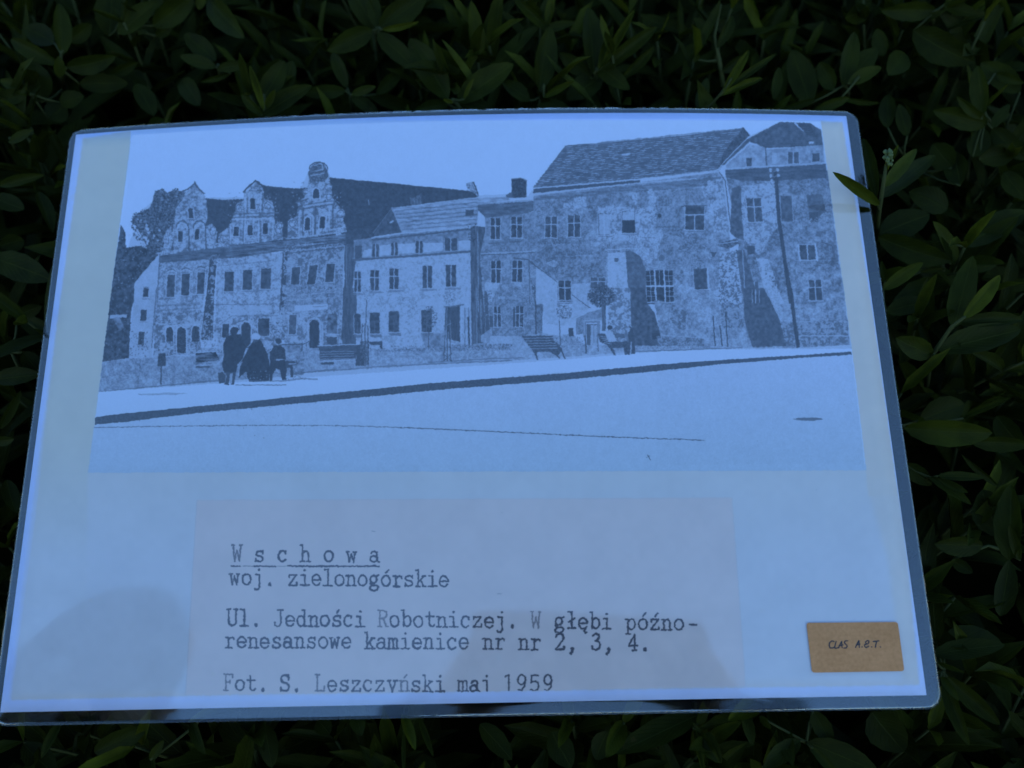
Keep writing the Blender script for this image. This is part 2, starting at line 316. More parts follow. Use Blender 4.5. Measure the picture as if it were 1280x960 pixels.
# drainpipes / party wall
poly('B', [(832,575),(860,570),(905,575),(900,1000),(835,1000)], .27, 1, NV, .2); poly('F', [(835,0),(905,0),(905,290),(838,295)], .27, 1, NV, .22)
line('B', [(868,600),(872,1000)], 1, .7, .8); line('F', [(862,0),(866,290)], .9, .62, .8); dabs('B', [(815,560),(860,560),(855,650),(820,650)], 60, .6, 1.6, .08, .3)
line('F', [(885,60),(886,200)], 1.6, .7, .5)
# ---- narrow grey house
mott('B', [(905,530),(1150,500),(1170,560),(1160,700),(880,715),(905,600)], .42, .60, NP, .5, .3)
mott('B', [(880,715),(1280,690),(1280,1000),(900,1000)], .46, .66, NP, .5, .3)
mott('F', [(905,0),(1190,0),(1190,230),(905,290)], .42, .62, NP, .5, .3)
poly('B', [(870,465),(1140,445),(1235,515),(1160,490),(1120,505),(910,530),(870,490)], .3, 1, NH, .2); line('B', [(870,463),(1020,450),(1140,440)], 1.2, .62)
line('B', [(1140,445),(1235,518)], 1.6, .25)
poly('B', [(1038,335),(1085,330),(1112,338),(1110,428),(1038,430)], .16, 1, N1, .14); line('B', [(1040,335),(1085,330),(1110,340)], 1, .4); poly('B', [(1010,415),(1040,398),(1040,430),(1012,428)], .3)
line('B', [(1112,340),(1112,425)], .8, .4)
for x0,y0,x1,y1 in ((932,532,982,638),(1035,525,1092,630),(1202,525,1266,626)): win('B', x0,y0,x1,y1,'x', dark=.18, lite=.94, fr=False); line('B', [(x0-4,y1+20),(x1-6,y1+16)], 2.4, .3, .7)
line('B', [(885,708),(1165,695)], 1.2, .85); line('B', [(885,716),(1165,703)], 1.2, .3)
for x0,y0,x1,y1 in ((935,745,985,856),(1040,745,1092,850)): win('B', x0,y0,x1,y1,'x', dark=.16, lite=.96, fr=False)
mott('h', [(370,100),(520,110),(420,330),(370,300)], .7, .86, N2, .4, .2); poly('h', [(500,240),(580,245),(560,275),(500,270)], .8); poly('h', [(640,100),(760,100),(720,150),(680,140)], .8)
dabs('h', [(770,180),(880,180),(870,400),(780,400)], 160, .4, 1.0, .25, .9)
for x0,y0,x1,y1 in ((458,348,530,548),(675,345,755,548)): win('h', x0,y0,x1,y1,'x', dark=.18, lite=.93, fr=False)
poly('h', [(415,440),(450,440),(450,550),(415,550)], .25); poly('h', [(650,350),(672,350),(672,550),(650,550)], .22)
line('h', [(378,210),(405,740)], 4.2, .25); dabs('h', [(350,190),(440,190),(430,330),(360,330)], 60, .6, 1.5, .2, .5)
line('B', [(1048,732),(1120,738),(1275,855)], 1.3, .25); line('B', [(1125,740),(1130,960)], 1.2, .3)
mott('h', [(820,60),(870,60),(930,230),(950,260),(940,630),(870,630),(880,400)], .3, .5, NP, .5, .3)
line('h', [(875,190),(880,620)], 1.6, .2)
poly('h', [(330,640),(430,560),(440,640),(720,640),(720,720),(440,730),(330,700)], .84, .7, N2, .2)
# ---- large peeling building
mott('C', [(105,420),(1040,300),(1060,330),(1090,640),(1080,960),(120,960)], .30, .82, .22*N1+.28*N2+.28*N3+.22*N4, .50, .62)
bright = [[(320,420),(370,400),(360,470),(300,500),(250,470)],[(680,380),(740,370),(720,560),(700,760),(660,750),(690,560)],[(940,340),(1050,330),(1070,420),(960,430)],[(850,560),(900,640),(880,650)],
          [(560,390),(630,390),(620,470),(600,430)],[(970,440),(1060,440),(1080,600),(1010,600)],[(430,470),(700,480),(690,640),(430,640)]]
for p in bright: mott('C', p, .50, .90, .4*N1+.35*N2+.25*N3, .47, .2, .75)
for p in ([(720,400),(930,380),(860,470),(840,560),(860,700),(720,740)],[(370,430),(560,410),(540,460),(370,470)],[(150,640),(470,640),(470,820),(240,840),(150,720)]): mott('C', p, .34, .56, NP, .5, .4, .6)
for yy in range(420, 960, 9): line('C', [(720,yy),(1000,yy-16)], .35, .3, .22); line('C', [(140,yy+90),(460,yy+70)], .35, .3, .2)
poly('C', [(120,775),(225,845),(225,960),(120,960)], .85, 1, N3, .08); poly('G', [(150,0),(228,0),(225,95),(300,120),(395,110),(320,150),(310,190),(160,180),(155,60)], .86, 1, N2, .12)
poly('C', [(300,860),(390,855),(390,960),(300,960)], .84, 1, N2, .1); poly('G', [(300,0),(385,0),(385,110),(300,120)], .82, 1, N2, .1)
line('C', [(85,745),(225,850)], 1.0, .25); line('G', [(300,35),(390,100)], 1.3, .3)
# its roof
rf = [(265,170),(560,145),(880,115),(1155,80),(1185,118),(1060,240),(1020,295),(640,335),(105,380)]
poly('C', rf, .34, 1, NH, .2)
for i in range(22):
    f = i/21.; y0 = 172+f*205; y1 = 82+f*212; xl = 265-160*f; xr = 1160-125*f
    q = [(xl+(xr-xl)*t/24., y0+(y1-y0)*t/24.+rs.uniform(-2.4, 2.4)) for t in range(25)]
    line('C', q, 1.0, .2, .65, ragged=.5)
    for t in range(34):
        u = rs.rand(); x = xl+(xr-xl)*u; y = y0+(y1-y0)*u+5; line('C', [(x,y),(x+rs.uniform(8,26),y-2)], .8, .85, .6)
dabs('C', rf, 700, .4, .9, .12, .85, .5, .4); poly('C', [(548,210),(590,205),(590,215),(550,218)], .9)
line('C', [(262,170),(560,147),(880,117),(1155,82)], 1.0, .3, 1, ragged=.6)
line('C', [(105,382),(640,335),(1020,295)], 1.4, .92); line('C', [(105,415),(640,355),(920,333)], 1.3, .9)
poly('C', [(105,386),(640,340),(640,352),(105,408)], .22); line('C', [(640,372),(900,346),(1040,330)], 3.0, .33, .8); poly('C', [(110,420),(640,362),(900,350),(900,380),(640,400),(110,440)], .5, .6, NH, .4)
poly('C', [(1155,80),(1188,118),(1062,245),(1025,290),(1060,200)], .2, 1, N1, .16); line('C', [(1155,80),(1188,118)], 1.5, .15)
for x0,y0,x1,y1,k in ((165,525,226,628,'x'),(278,518,342,624,'x'),(430,510,490,616,'v'),(548,498,616,606,'v'),(865,472,962,590,'h')): win('C', x0,y0,x1,y1,k, dark=.2, lite=.94, fr=False)
poly('C', [(432,512),(488,510),(488,614),(434,614)], .80); line('C', [(460,512),(462,614)], 1, .95); line('C', [(432,512),(434,614)], 1.3, .35)
poly('C', [(552,500),(612,498),(612,540),(552,542)], .82)
poly('C', [(555,544),(616,542),(616,606),(558,606)], .12)
line('C', [(845,475),(862,470),(970,468)], 1.2, .2); line('C', [(845,475),(825,530)], .8, .3)
poly('C', ell(738,518,10,12), .15); poly('C', ell(748,730,16,16), .35); poly('C', [(990,700),(1025,700),(1005,728)], .25)
line('C', [(720,575),(840,575)], 1.2, .3)
win('C', 668,792,802,950, 'g', 8, dark=.13, lite=.97, fr=False); line('G', [(672,78),(810,76)], 1.3, .97); poly('C', [(668,950),(800,948),(802,962),(670,962)], .13)
win('G', 672,0,806,70, '', 2, dark=.13, fr=False)
for u in (.33, .68): line('G', [(672+134*u,0),(674+134*u,72)], 1.7, .97)
for u in (.16, .85): line('G', [(672+134*u,0),(674+134*u,72)], .5, .9)
win('C', 905,784,974,888, '', 6, dark=.22, lite=.95, fr=False); line('C', [(978,784),(986,890)], 1.3, .96)
win('C', 232,845,296,940, 'x', 2, dark=.15, lite=.94, fr=False); win('G', 240,0,298,70, 'v', dark=.18, fr=False); win('C', 392,830,468,880, 'x', dark=.25, lite=.85, fr=False, sill=False)
for (x0,y0,x1,y1) in ((120,425,1020,345),):
    poly('C', [(x0,y0),(x1,y1-20),(x1,y1+22),(x0,y0+18)], .36, .7, NH, .3)
def torn(z, cx, cy, rx, ry, v, al=.8):
    n = 26; ph = rs.uniform(0, 6); q = []
    for i in range(n):
        k = 1+.28*math.sin(3*i*6.283/n+ph)+rs.uniform(-.22, .22); q.append((cx+rx*k*math.cos(6.283*i/n), cy+ry*k*math.sin(6.283*i/n)))
    poly(z, q, v, al, N1, .3); line(z, q[:n//2], .6, .28 if v > .6 else .85, .6, ragged=.8)
for a in ((640,700,40,60,.82),(720,640,26,70,.84),(820,600,50,24,.40),(900,660,60,40,.42),(330,700,60,26,.44),(250,650,40,16,.42),(420,660,30,14,.80),(600,640,36,20,.78),(520,650,40,12,.8),(940,740,22,40,.42),(860,900,30,40,.8),(840,830,20,30,.44),(380,780,40,18,.42),(200,760,30,16,.74),(760,450,36,30,.44),(700,430,20,40,.84),(350,450,26,24,.82),(990,520,24,50,.82),(1000,380,30,30,.8),(140,500,18,40,.5)): torn('C', *a)
for a in ((800,160,50,20,.8),(900,120,40,30,.82),(860,230,60,18,.42),(950,180,50,24,.84),(1040,150,30,40,.42),(770,110,20,30,.8),(1120,200,30,40,.44)): torn('G', *a)
for a in ((560,640,50,30,.44),(600,400,30,40,.5),(720,600,40,24,.46),(850,800,40,50,.74),(880,700,20,40,.44),(720,780,50,20,.5),(780,600,50,14,.5),(460,600,26,30,.82),(690,870,30,30,.72),(860,910,30,30,.42),(560,560,30,20,.78)): torn('D', *a)
for a in ((720,120,40,30,.74),(850,110,50,22,.72),(900,60,40,30,.44),(800,200,60,14,.6),(640,100,20,40,.76)): torn('H', *a)
for z, bx in (('C',(140,440,1040,940)),('G',(720,80,1180,280)),('D',(440,360,900,940)),('H',(620,0,950,280)),('h',(380,60,860,620))):
    ink(z, [(bx[0],bx[1]),(bx[2],bx[1]),(bx[2],bx[3]),(bx[0],bx[3])], 240 if z in 'CD' else 90, .25, .5, .55, 3.0)
    ink(z, [(bx[0],bx[1]),(bx[2],bx[1]),(bx[2],bx[3]),(bx[0],bx[3])], 200 if z in 'CD' else 80, .92, .5, .6, 2.2)
for x0,y0,x1,y1,k in ((165,525,226,628,'x'),(278,518,342,624,'x'),(430,510,490,616,'v'),(548,498,616,606,'v'),(865,472,962,590,'h')): win('C', x0,y0,x1,y1,k, dark=.2, lite=.94, fr=False)
poly('C', [(432,512),(488,510),(488,614),(434,614)], .80); line('C', [(460,512),(462,614)], 1, .95); line('C', [(432,512),(434,614)], 1.3, .35)
poly('C', [(552,500),(612,498),(612,540),(552,542)], .82)
poly('C', [(555,544),(616,542),(616,606),(558,606)], .12)
win('C', 668,792,802,950, 'g', 8, dark=.13, lite=.97, fr=False)
win('C', 905,784,974,888, '', 6, dark=.22, lite=.95, fr=False); win('C', 232,845,296,940, 'x', 2, dark=.15, lite=.94, fr=False)
# buttress
poly('C', [(468,685),(590,680),(590,700),(570,700),(475,712)], .55, 1, N1, .4); line('C', [(468,690),(590,683)], 1.3, .9)
mott('C', [(478,706),(568,700),(580,850),(595,960),(478,960)], .78, .9, NP, .38, .2); poly('C', [(568,696),(592,692),(640,720),(670,790),(670,960),(595,960),(578,850)], .3, 1, N2, .12)
mott('G', [(478,0),(590,0),(598,180),(600,290),(480,290)], .44, .84, NP, .46, .14)
poly('G', [(590,0),(668,0),(675,75),(710,120),(750,250),(740,290),(600,290)], .25, 1, N2, .16); poly('C', ell(522,740,12,10), .3)
poly('G', [(700,225),(745,225),(745,255),(700,260)], .15)
mott('G', [(710,60),(810,76),(1180,-40),(1190,300),(750,290)], .30, .86, .22*N1+.28*N2+.28*N3+.22*N4, .48, .6, .85)
for p in ([(800,80),(870,120),(870,220),(830,200),(790,160)],[(1040,60),(1130,60),(1160,200),(1050,200)],[(720,240),(960,250),(960,290),(740,290)]): mott('G', p, .32, .6, NP, .5, .2, .85)
line('G', [(760,238),(940,250),(1180,262)], 1, .85, .8); dabs('G', [(740,255),(960,255),(960,290),(740,290)], 150, .5, 1.3, .2, .6)
for x, y0, y1 in ((1005,140,290),(1068,120,298),(1040,190,290)): line('G', [(x,y0),(x+10,y1)], 1.5, .18)
# second buttress with ledge
mott('C', [(1040,700),(1150,690),(1190,960),(1030,960)], .4, .84, N1*.6+N2*.4, .47, .14)
poly('C', [(1018,660),(1130,630),(1155,650),(1080,685),(1020,668)], .3, 1, N1, .3); line('C', [(1018,662),(1135,645)], 1, .85)
line('C', [(1030,300),(1055,330),(1075,480),(1090,600),(1140,640)], 1.6, .9); line('C', [(1038,305),(1066,345),(1084,500),(1098,600)], 1.4, .25)
# ---- right-hand house
mott('D', [(345,300),(860,290),(895,600),(940,960),(430,960),(410,640)], .24, .76, .22*N1+.28*N2+.28*N3+.22*N4, .50, .62)
mott('D', [(420,370),(600,350),(620,560),(560,640),(520,720),(440,640)], .52, .84, NP, .44, .16, .9)
mott('H', [(420,-60),(920,-120),(940,0),(968,300),(460,300)], .24, .80, .22*N1+.3*N2+.3*N3+.18*N4, .50, .6, .85)
poly('D', [(380,380),(425,370),(430,560),(440,640),(400,630),(370,600)], .28, 1, N2, .16)
for yy in range(600, 800, 9): line('D', [(440,yy),(880,yy+8)], .35, .3, .25)
poly('D', [(345,270),(470,160),(545,180),(560,270),(840,255),(845,290),(350,300)], .68, 1, N2, .25)
poly('D', [(548,190),(835,165),(842,258),(555,272)], .60, 1, N2, .3)
poly('D', [(465,130),(570,75),(620,50),(770,55),(825,90),(835,165),(700,175),(548,182),(500,160),(470,150),(345,262),(325,270),(440,150)], .24, 1, N2, .14)
line('D', [(695,55),(735,92),(770,102)], 2.0, .92); poly('D', [(765,150),(790,148),(790,158),(765,160)], .95); poly('D', [(700,55),(770,55),(800,120),(760,120)], .16)
for i in range(9): line('D', [(560-8*i+20,90+10*i),(760+8*i,78+10*i)], .5, .36, .5)
line('D', [(345,262),(470,150)], 1, .9); line('D', [(548,180),(552,270)], 1.4, .2)
line('D', [(340,285),(560,272),(845,255)], 1.4, .92); poly('D', [(345,290),(560,278),(848,260),(855,330),(600,345),(420,345),(350,325)], .25, 1, NH, .16)
win('D', 450,230,480,272, '', dark=.2, fr=False); win('D', 658,200,716,258, 'v', dark=.25, lite=.95, fr=False); win('D', 780,207,818,250, '', dark=.2, fr=False); poly('D', [(580,205),(605,205),(605,262),(580,262)], .8)
win('D', 450,432,526,550, 'x', 8, dark=.24, lite=.92, fr=False); win('D', 620,420,680,548, '', 6, dark=.27, fr=False, sill=False); poly('D', [(752,415),(830,412),(850,500),(770,548)], .3, 1, N2, .15); poly('D', [(765,500),(810,500),(812,550),(768,550)], .2)
dabs('D', [(720,545),(880,505),(890,560),(760,570)], 130, .5, 1.5, .25, .8)
win('D', 715,665,796,740, 'v', 4, dark=.2, lite=.98); win('D', 762,842,826,945, 'x', 8, dark=.2, lite=.94, fr=False)
line('D', [(712,665),(720,742)], 1.8, .96); line('D', [(796,658),(808,745)], 2.0, .96)
win('H', 762,0,830,62, 'v', 4, dark=.2, fr=False)
win('D', 470,850,512,950, 'v', 6, dark=.25, lite=.85, fr=False); poly('D', [(455,670),(495,670),(495,710),(460,715)], .22)
poly('D', [(400,690),(440,690),(520,960),(440,960)], .3, 1, N2, .16); line('D', [(432,690),(448,960)], 1, .75)
mott('D', [(500,730),(560,735),(640,960),(560,960)], .62, .88, NP, .40, .14); dabs('D', [(540,800),(620,840),(640,920),(600,900)], 60, .6, 1.6, .2, .4)
poly('H', [(440,0),(540,0),(570,40),(600,110),(660,290),(480,295),(440,150)], .26, 1, N2, .12); poly('H', [(540,0),(600,0),(640,150),(620,160)], .8, 1, N1, .25); win('H', 480,10,515,75, 'v', 2, dark=.22, fr=False, sill=False)
line('D', [(830,650),(880,670),(895,740)], 1.4, .25); ink('D', [(820,640),(900,640),(910,760),(830,760)], 40, .25, .7, .8, 4)
mott('H', [(620,165),(960,160),(968,290),(650,290)], .34, .64, NP, .5, .2, .9); line('H', [(720,240),(965,240)], 1.2, .88); line('H', [(640,165),(800,170)], 1.0, .8)
# telegraph pole
poly('D', [(588,300),(606,298),(625,540),(648,700),(688,960),(664,960),(628,700),(606,540)], .17, 1, NV, .08); poly('H', [(660,0),(680,0),(724,326),(706,328)], .16, 1, NV, .08)
for x, y in ((572,292),(574,320),(578,345),(608,290),(612,318)): poly('D', ell(x,y,7,9), .93); line('D', [(x,y),(592,y+6)], .8, .5)
# ---- lawn, far kerb, planting
lawn = [(110,370),(245,352),(600,335),(1010,325),(1280,300),(1280,420),(680,470),(90,520)]
poly('E', lawn, .62, 1, NP, .7); dabs('E', lawn, 500, .4, 1.0, .35, .85, .5)
poly('F', [(0,300),(440,310),(835,285),(1190,225),(1280,240),(1280,360),(740,378),(0,425)], .70, 1, NP, .55)
dabs('F', [(0,310),(440,320),(1280,330),(1280,360),(740,375),(0,420)], 300, .4, .9, .4, .9, .5)
dabs('F', [(430,290),(700,285),(905,280),(1060,275),(1060,310),(430,318)], 320, .6, 1.6, .22, .6); poly('F', [(930,240),(1080,245),(1080,280),(930,280)], .88, .8)
dabs('F', [(700,290),(1080,280),(1080,305),(700,315)], 150, .6, 1.4, .2, .5)
poly('G', [(0,240),(160,240),(300,230),(360,280),(600,290),(1200,295),(1200,305),(620,318),(420,335),(0,362)], .72, 1, NP, .5); poly('G', [(0,240),(30,240),(110,330),(0,360)], .8, .5)
dabs('G', [(150,245),(360,245),(360,300),(150,300)], 160, .6, 1.4, .25, .7); dabs('G', [(620,285),(1000,285),(1000,300),(620,305)], 140, .5, 1.1, .25, .6)
for q in ([(90,520),(400,490),(700,462)],[(1060,430),(1280,405)]): line('E', q, 1.3, .3, .8, ragged=.7)
for q in ([(0,425),(400,392),(700,378),(1280,352)],[(620,372),(960,352),(1100,350)]): line('F', q, 1.2, .32, .8, ragged=.7)
line('G', [(620,318),(1000,305),(1150,300)], 1.4, .25, .8, ragged=.6); line('G', [(740,335),(860,330)], .8, .5, .8); line('H', [(720,308),(975,300)], .9, .3)
# pavement, kerb and road
poly('E', [(90,520),(700,470),(1060,440),(1280,418),(1280,520),(70,650)], .97); poly('F', [(0,425),(740,378),(1280,358),(1280,425),(0,540)], .97)
poly('G', [(0,362),(420,335),(620,325),(1200,302),(1280,300),(1280,345),(0,445)], .96); poly('H', [(400,302),(700,300),(970,285),(978,318),(0,390),(0,318)], .94)
poly('E', [(75,648),(1280,520),(1280,960),(40,925)], .90, 1, NP, .10); poly('F', [(0,538),(1280,425),(1280,905),(0,905)], .90, 1, NP, .10)
poly('G', [(0,440),(1280,345),(1280,905),(0,905)], .89, 1, NP, .10); poly('H', [(0,390),(978,320),(1045,912),(0,912)], .87, 1, NP, .11)
def band(z, t, b, v):
    poly(z, t+b[::-1], v, 1, N1, .05)
band('S', [(117.5,522),(150,517.5),(420,491),(540,479),(700,467),(820,456),(900,450),(1000,444),(1064,439.5)], [(117.5,531),(160,527),(240,517),(420,500),(540,488),(700,475.5),(820,464),(900,455.5),(1000,447.5),(1065,443.5)], .2)
for x in range(120, 1060, 5):
    y = 522-(x-117)*.09+rs.uniform(-1, 1)
dabs('S', [(118,527),(420,496),(820,461),(820,465),(420,501),(118,532)], 90, .5, 1.1, .15, .4)
line('S', [(118,534.5),(200,533),(330,531.5),(420,532),(520,535),(640,540.5),(760,546),(880,550.5)], 1.1, .3, .8, ragged=.9)
line('S', [(500,534.5),(640,540.7),(760,546.4),(875,550)], .9, .22, .7, ragged=.8)
poly('S', ell(1011,524,17,2.2), .3, .9); line('S', [(992,524),(1028,524.6)], .8, .35); line('S', [(809,569),(813,575)], .9, .15); line('S', [(808,572),(812,570)], .7, .2)
dabs('S', [(120,540),(1070,450),(1080,585),(112,588)], 240, .3, .8, .45, .8, .5); dabs('S', [(300,535),(330,535),(330,548),(300,548)], 3, .6, 1, .2, .3)
poly('E', [(290,530),(470,523),(540,527),(470,535),(300,536)], .45, .5, N1, .3)
poly('S', [(105,583),(1085,580),(1086,593),(105,596)], .89, 1, NP, .1)
# ---- benches, bin, saplings, people
def slat_bench(z, x0, y0, x1, y1, n=5, lean=0):
    for i in range(n):
        f = i/(n-1.); line(z, [(x0+lean*f, y0+(y1-y0)*f),(x1+lean*f, y0-4+(y1-y0)*f)], 1.5, .22); line(z, [(x0+lean*f, y0+(y1-y0)*f+4.5),(x1+lean*f, y0+(y1-y0)*f+.5)], .5, .75)
poly('E', [(580,322),(680,318),(700,362),(600,372),(580,385)], .25, 1, NH, .5); line('E', [(580,322),(680,318)], 1.2, .9); line('E', [(585,395),(645,395)], 2.0, .2); line('E', [(585,386),(700,384)], 1, .85)
poly('F', [(75,292),(270,284),(255,355),(80,362)], .24, 1, NH, .16); line('F', [(70,290),(275,282)], 1.2, .85); slat_bench('F', 82, 315, 250, 352, 4); line('F', [(90,378),(145,376)], 3.0, .2); line('F', [(90,366),(250,360)], 1.6, .85)
poly('F', [(262,285),(300,285),(300,388),(258,390)], .2)
poly('E', [(392,328),(428,322),(430,392),(388,392)], .16, 1, N1, .1); line('E', [(407,392),(405,480)], 2.0, .22); line('E', [(392,328),(428,323)], 1, .5)
line('E', [(300,355),(298,400)], 1, .3); poly('E', [(690,425),(715,420),(728,450),(715,475),(692,465)], .2)
for z, ox in (('F', 1085),):
    poly(z, [(1085,240),(1240,240),(1250,265),(1280,285),(1280,320),(1160,320)], .23, 1, N1, .1)
    for i in range(5): line(z, [(1095+10*i,252+14*i),(1250+4*i,250+13*i)], .8, .8, .8)
poly('G', [(45,240),(205,238),(210,285),(250,300),(262,352),(245,318),(225,345),(195,318),(125,320),(128,358),(100,310)], .22, 1, N1, .08)
for i in range(5): line('G', [(58+9*i,252+13*i),(205+5*i,249+13*i)], .8, .75, .8)
for q in ([(118,315),(128,358)],[(195,318),(238,350)],[(245,310),(264,354)]): line('G', q, 1.6, .2)
# people at the left
poly('e', [(150,230),(140,190),(170,145),(215,160),(240,210),(280,290),(300,360),(270,470),(220,520),(200,620),(85,610),(60,540),(80,420),(70,330),(100,250)], .11, 1, N2, .05)
line('e', ell(190,195,52,55,12,170,300), 1.3, .9); poly('e', ell(225,205,28,20), .8); poly('e', ell(185,190,34,36), .13)
poly('e', [(95,600),(200,600),(185,725),(150,725),(160,640),(135,640),(130,725),(85,720),(110,650)], .2); poly('e', [(140,615),(165,615),(160,715),(140,715)], .75); line('e', [(85,722),(130,725)], 1.4, .15)
poly('e', ell(400,250,46,40), .96); poly('e', [(330,350),(370,290),(440,270),(480,350),(520,420),(540,560),(530,690),(330,700),(300,600),(230,660),(230,540),(290,440)], .11, 1, N2, .05)
poly('e', [(370,275),(400,270),(420,285),(380,310)], .25)
line('e', [(228,640),(235,540),(265,500)], 1, .85); line('e', [(320,350),(350,320)], 1, .8); dabs('e', [(230,590),(540,590),(530,700),(240,700)], 30, .4, .9, .5, .85)
poly('e', ell(625,290,30,32), .16); poly('e', [(540,370),(580,330),(650,335),(690,370),(700,480),(650,470),(540,520)], .14, 1, N1, .06); line('e', [(540,390),(570,345)], 1.4, .9); line('e', [(600,258),(640,262)], 1.0, .6)
poly('e', [(540,490),(690,480),(710,520),(700,680),(660,680),(640,580),(600,570),(570,610),(560,690),(535,690)], .12); line('e', [(605,478),(640,476)], 1.4, .85)
poly('e', [(690,490),(780,490),(830,520),(770,530),(775,650),(745,650),(740,560),(700,560)], .18); line('e', [(730,520),(800,515)], 1.0, .9); line('e', [(805,490),(815,520)], 1, .2)
line('e', [(330,690),(680,690),(860,665),(1010,675)], 2.0, .3, .6); line('e', [(200,730),(700,730)], 1, .35); dabs('e', [(700,640),(900,650),(900,680),(700,680)], 20, .5, 1.2, .3, .5)
poly('e', [(20,620),(60,600),(100,640),(90,710),(30,715)], .2)
# people at the right on a bench
poly('f', [(380,620),(450,615),(480,690),(560,700),(690,700),(700,730),(750,820),(650,830),(640,760),(530,760),(560,835),(540,830),(470,730),(400,700)], .22, 1, N1, .12)
for i in range(4): line('f', [(400+14*i,640+22*i),(470+14*i,655+22*i)], .8, .75)
poly('f', ell(500,555,26,24), .17); poly('f', [(465,600),(500,580),(540,630),(555,700),(490,700)], .88); line('f', [(525,585),(560,640)], 1.4, .3)
poly('f', [(560,610),(640,620),(650,660),(560,660)], .32); poly('f', [(680,620),(705,560),(730,580),(745,680),(755,820),(700,820),(690,700)], .2); poly('f', ell(708,548,16,18), .2); line('f', [(700,535),(718,550)], 1, .85)
line('f', [(715,700),(705,830)], 1.4, .8)
# saplings and round tree
dabs('f', ell(410,240,140,115), 420, .7, 1.8, .12, .36); dabs('f', ell(415,250,125,100), 200, .6, 1.6, .08, .2); dabs('f', ell(410,240,150,120), 60, .4, .8, .5, .8, .6)
poly('f', [(415,340),(455,340),(460,590),(420,590)], .3, 1, NV, .2); mott('f', [(290,400),(420,370),(420,480),(240,480),(240,620),(160,630),(160,470)], .4, .55, NP, .5, .3, .9)
poly('f', [(235,480),(400,480),(400,620),(375,620),(370,510),(265,510),(262,650),(235,650)], .5); line('f', [(238,485),(398,482)], 1.6, .82); line('f', [(240,485),(245,640)], 1.4, .75)
poly('f', [(268,520),(370,520),(372,720),(268,730)], .28); poly('f', [(305,530),(368,530),(368,720),(308,725)], .78); line('f', [(338,540),(340,710)], .8, .4)
line('f', [(250,640),(262,810)], 1.8, .2); line('f', [(378,620),(382,790)], 1.2, .25); poly('f', [(85,560),(135,560),(132,645),(88,645)], .17)
dabs('h', ell(1160,400,85,80), 150, .6, 1.5, .2, .5); line('h', [(1112,480),(1125,730)], 1.3, .25); dabs('g', ell(940,450,75,110), 230, .5, 1.3, .15, .4); line('g', [(930,560),(925,770)], 1.3, .25)
dabs('g', ell(320,220,60,80), 120, .4, 1.0, .2, .9, .8); line('g', [(305,280),(300,540)], 1.4, .3); dabs('g', ell(1135,260,60,80), 150, .4, 1.0, .2, .6); dabs('g', ell(650,290,50,50), 60, .4, .9, .3, .7); dabs('g', ell(770,380,80,50), 60, .4, .8, .3, .7)
for q in ([(265,520),(245,930)],[(290,520),(290,940)],[(318,540),(325,930)],[(265,540),(320,540)],[(235,850),(330,830)],[(1100,360),(1080,890)],[(1130,480),(1150,890)],[(1085,540),(1140,510)],[(1075,820),(1160,890)],[(1155,820),(1080,890)],[(1110,600),(1115,890)]): line('g', q, 1.7, .25, .85); line('g', [(x+12, y) for x, y in q], .7, .85, .6)
poly('g', [(330,700),(465,695),(465,770),(440,770),(440,730),(340,730)], .2, 1, N1, .1); poly('g', [(240,700),(330,680),(330,930),(235,940)], .22, .7, N1, .3)
dabs('g', [(340,760),(1080,760),(1080,800),(340,800)], 200, .4, 1.1, .25, .6)

# grain of the old print over the buildings and trees, none on sky and pavement
wall = np.zeros((BH, BW), np.float32)
for p in ([(137,385),(163,300),(178,262),(200,245),(232,240),(245,230),(257,247),(304,247),(321,226),(333,232),(375,236),(386,215),(388,206),(397,203),(407,207),(413,222),(583,238),(590,228),(597,244),(640,243),(641,223),(657,223),(659,246),(670,232),(706,184),(929,160),(937,170),(975,153),(1012,154),(1027,163),(1066,436),(850,437),(700,450),(120,490)],):
    r = mask(p); wall[r[0]][r[1]] = 1
G += wall*((N1-.5)*.15+(N2-.5)*.08)*np.clip((G-.12)*2, .12, 1)*np.clip((1.05-G)*4, 0, 1)
def blur(a, r=1):
    for ax in (0, 1):
        a = (np.roll(a, r, ax)+2*a+np.roll(a, -r, ax))/4
    return a
G = np.clip(G, .04, 1)
soft = blur(blur(blur(G), 2), 3); wm = blur(wall)
lum = np.where(G > .55, .55+(G-.55)*.8, G)          # the walls of the old print stay grey, only sky and pavement burn out
G = G*(1-wm)+wm*(.78*lum+.22*np.minimum(soft, .55+(soft-.55)*.8))
G = blur(np.clip(G*(1-.07*wm)+(N1-.5)*.035, .04, 1))
# ---- typewritten caption: every letter a few strokes on a 11 x 14 (x-height) grid, caps 21 high
GL = {}
def gl(ch, *st): GL[ch] = st
def arc(cx, cy, rx, ry, a0, a1, n=12): return ell(cx, cy, rx, ry, n, a0, a1)
O_ = arc(0, 6.9, 4.9, 6.7, 0, 360, 18)
gl('o', O_); gl('\u00f3', O_, [(0,17),(3,21)])
cc = arc(0, 6.9, 4.9, 6.7, 48, 318, 16); gl('c', cc, [(3.6,10.2),(3.9,12.8)])
ee = arc(0, 6.9, 4.9, 6.7, 0, 325, 16); gl('e', ee, [(-4.8,6.9),(4.9,6.9)]); gl('\u0119', ee, [(-4.8,6.9),(4.9,6.9)], [(2.5,0),(1,-3),(2.5,-5),(4,-4.5)])
sss = arc(.2, 10.1, 3.9, 3.2, 30, 260, 9)+arc(0, 3.6, 4.3, 3.4, 80, -150, 9); gl('s', sss, [(4,13.4),(4,10.2)], [(-4.3,.3),(-4.3,3.6)]); gl('\u015b', sss, [(4,13.4),(4,10.2)], [(-4.3,.3),(-4.3,3.6)], [(0,17),(3,21)])
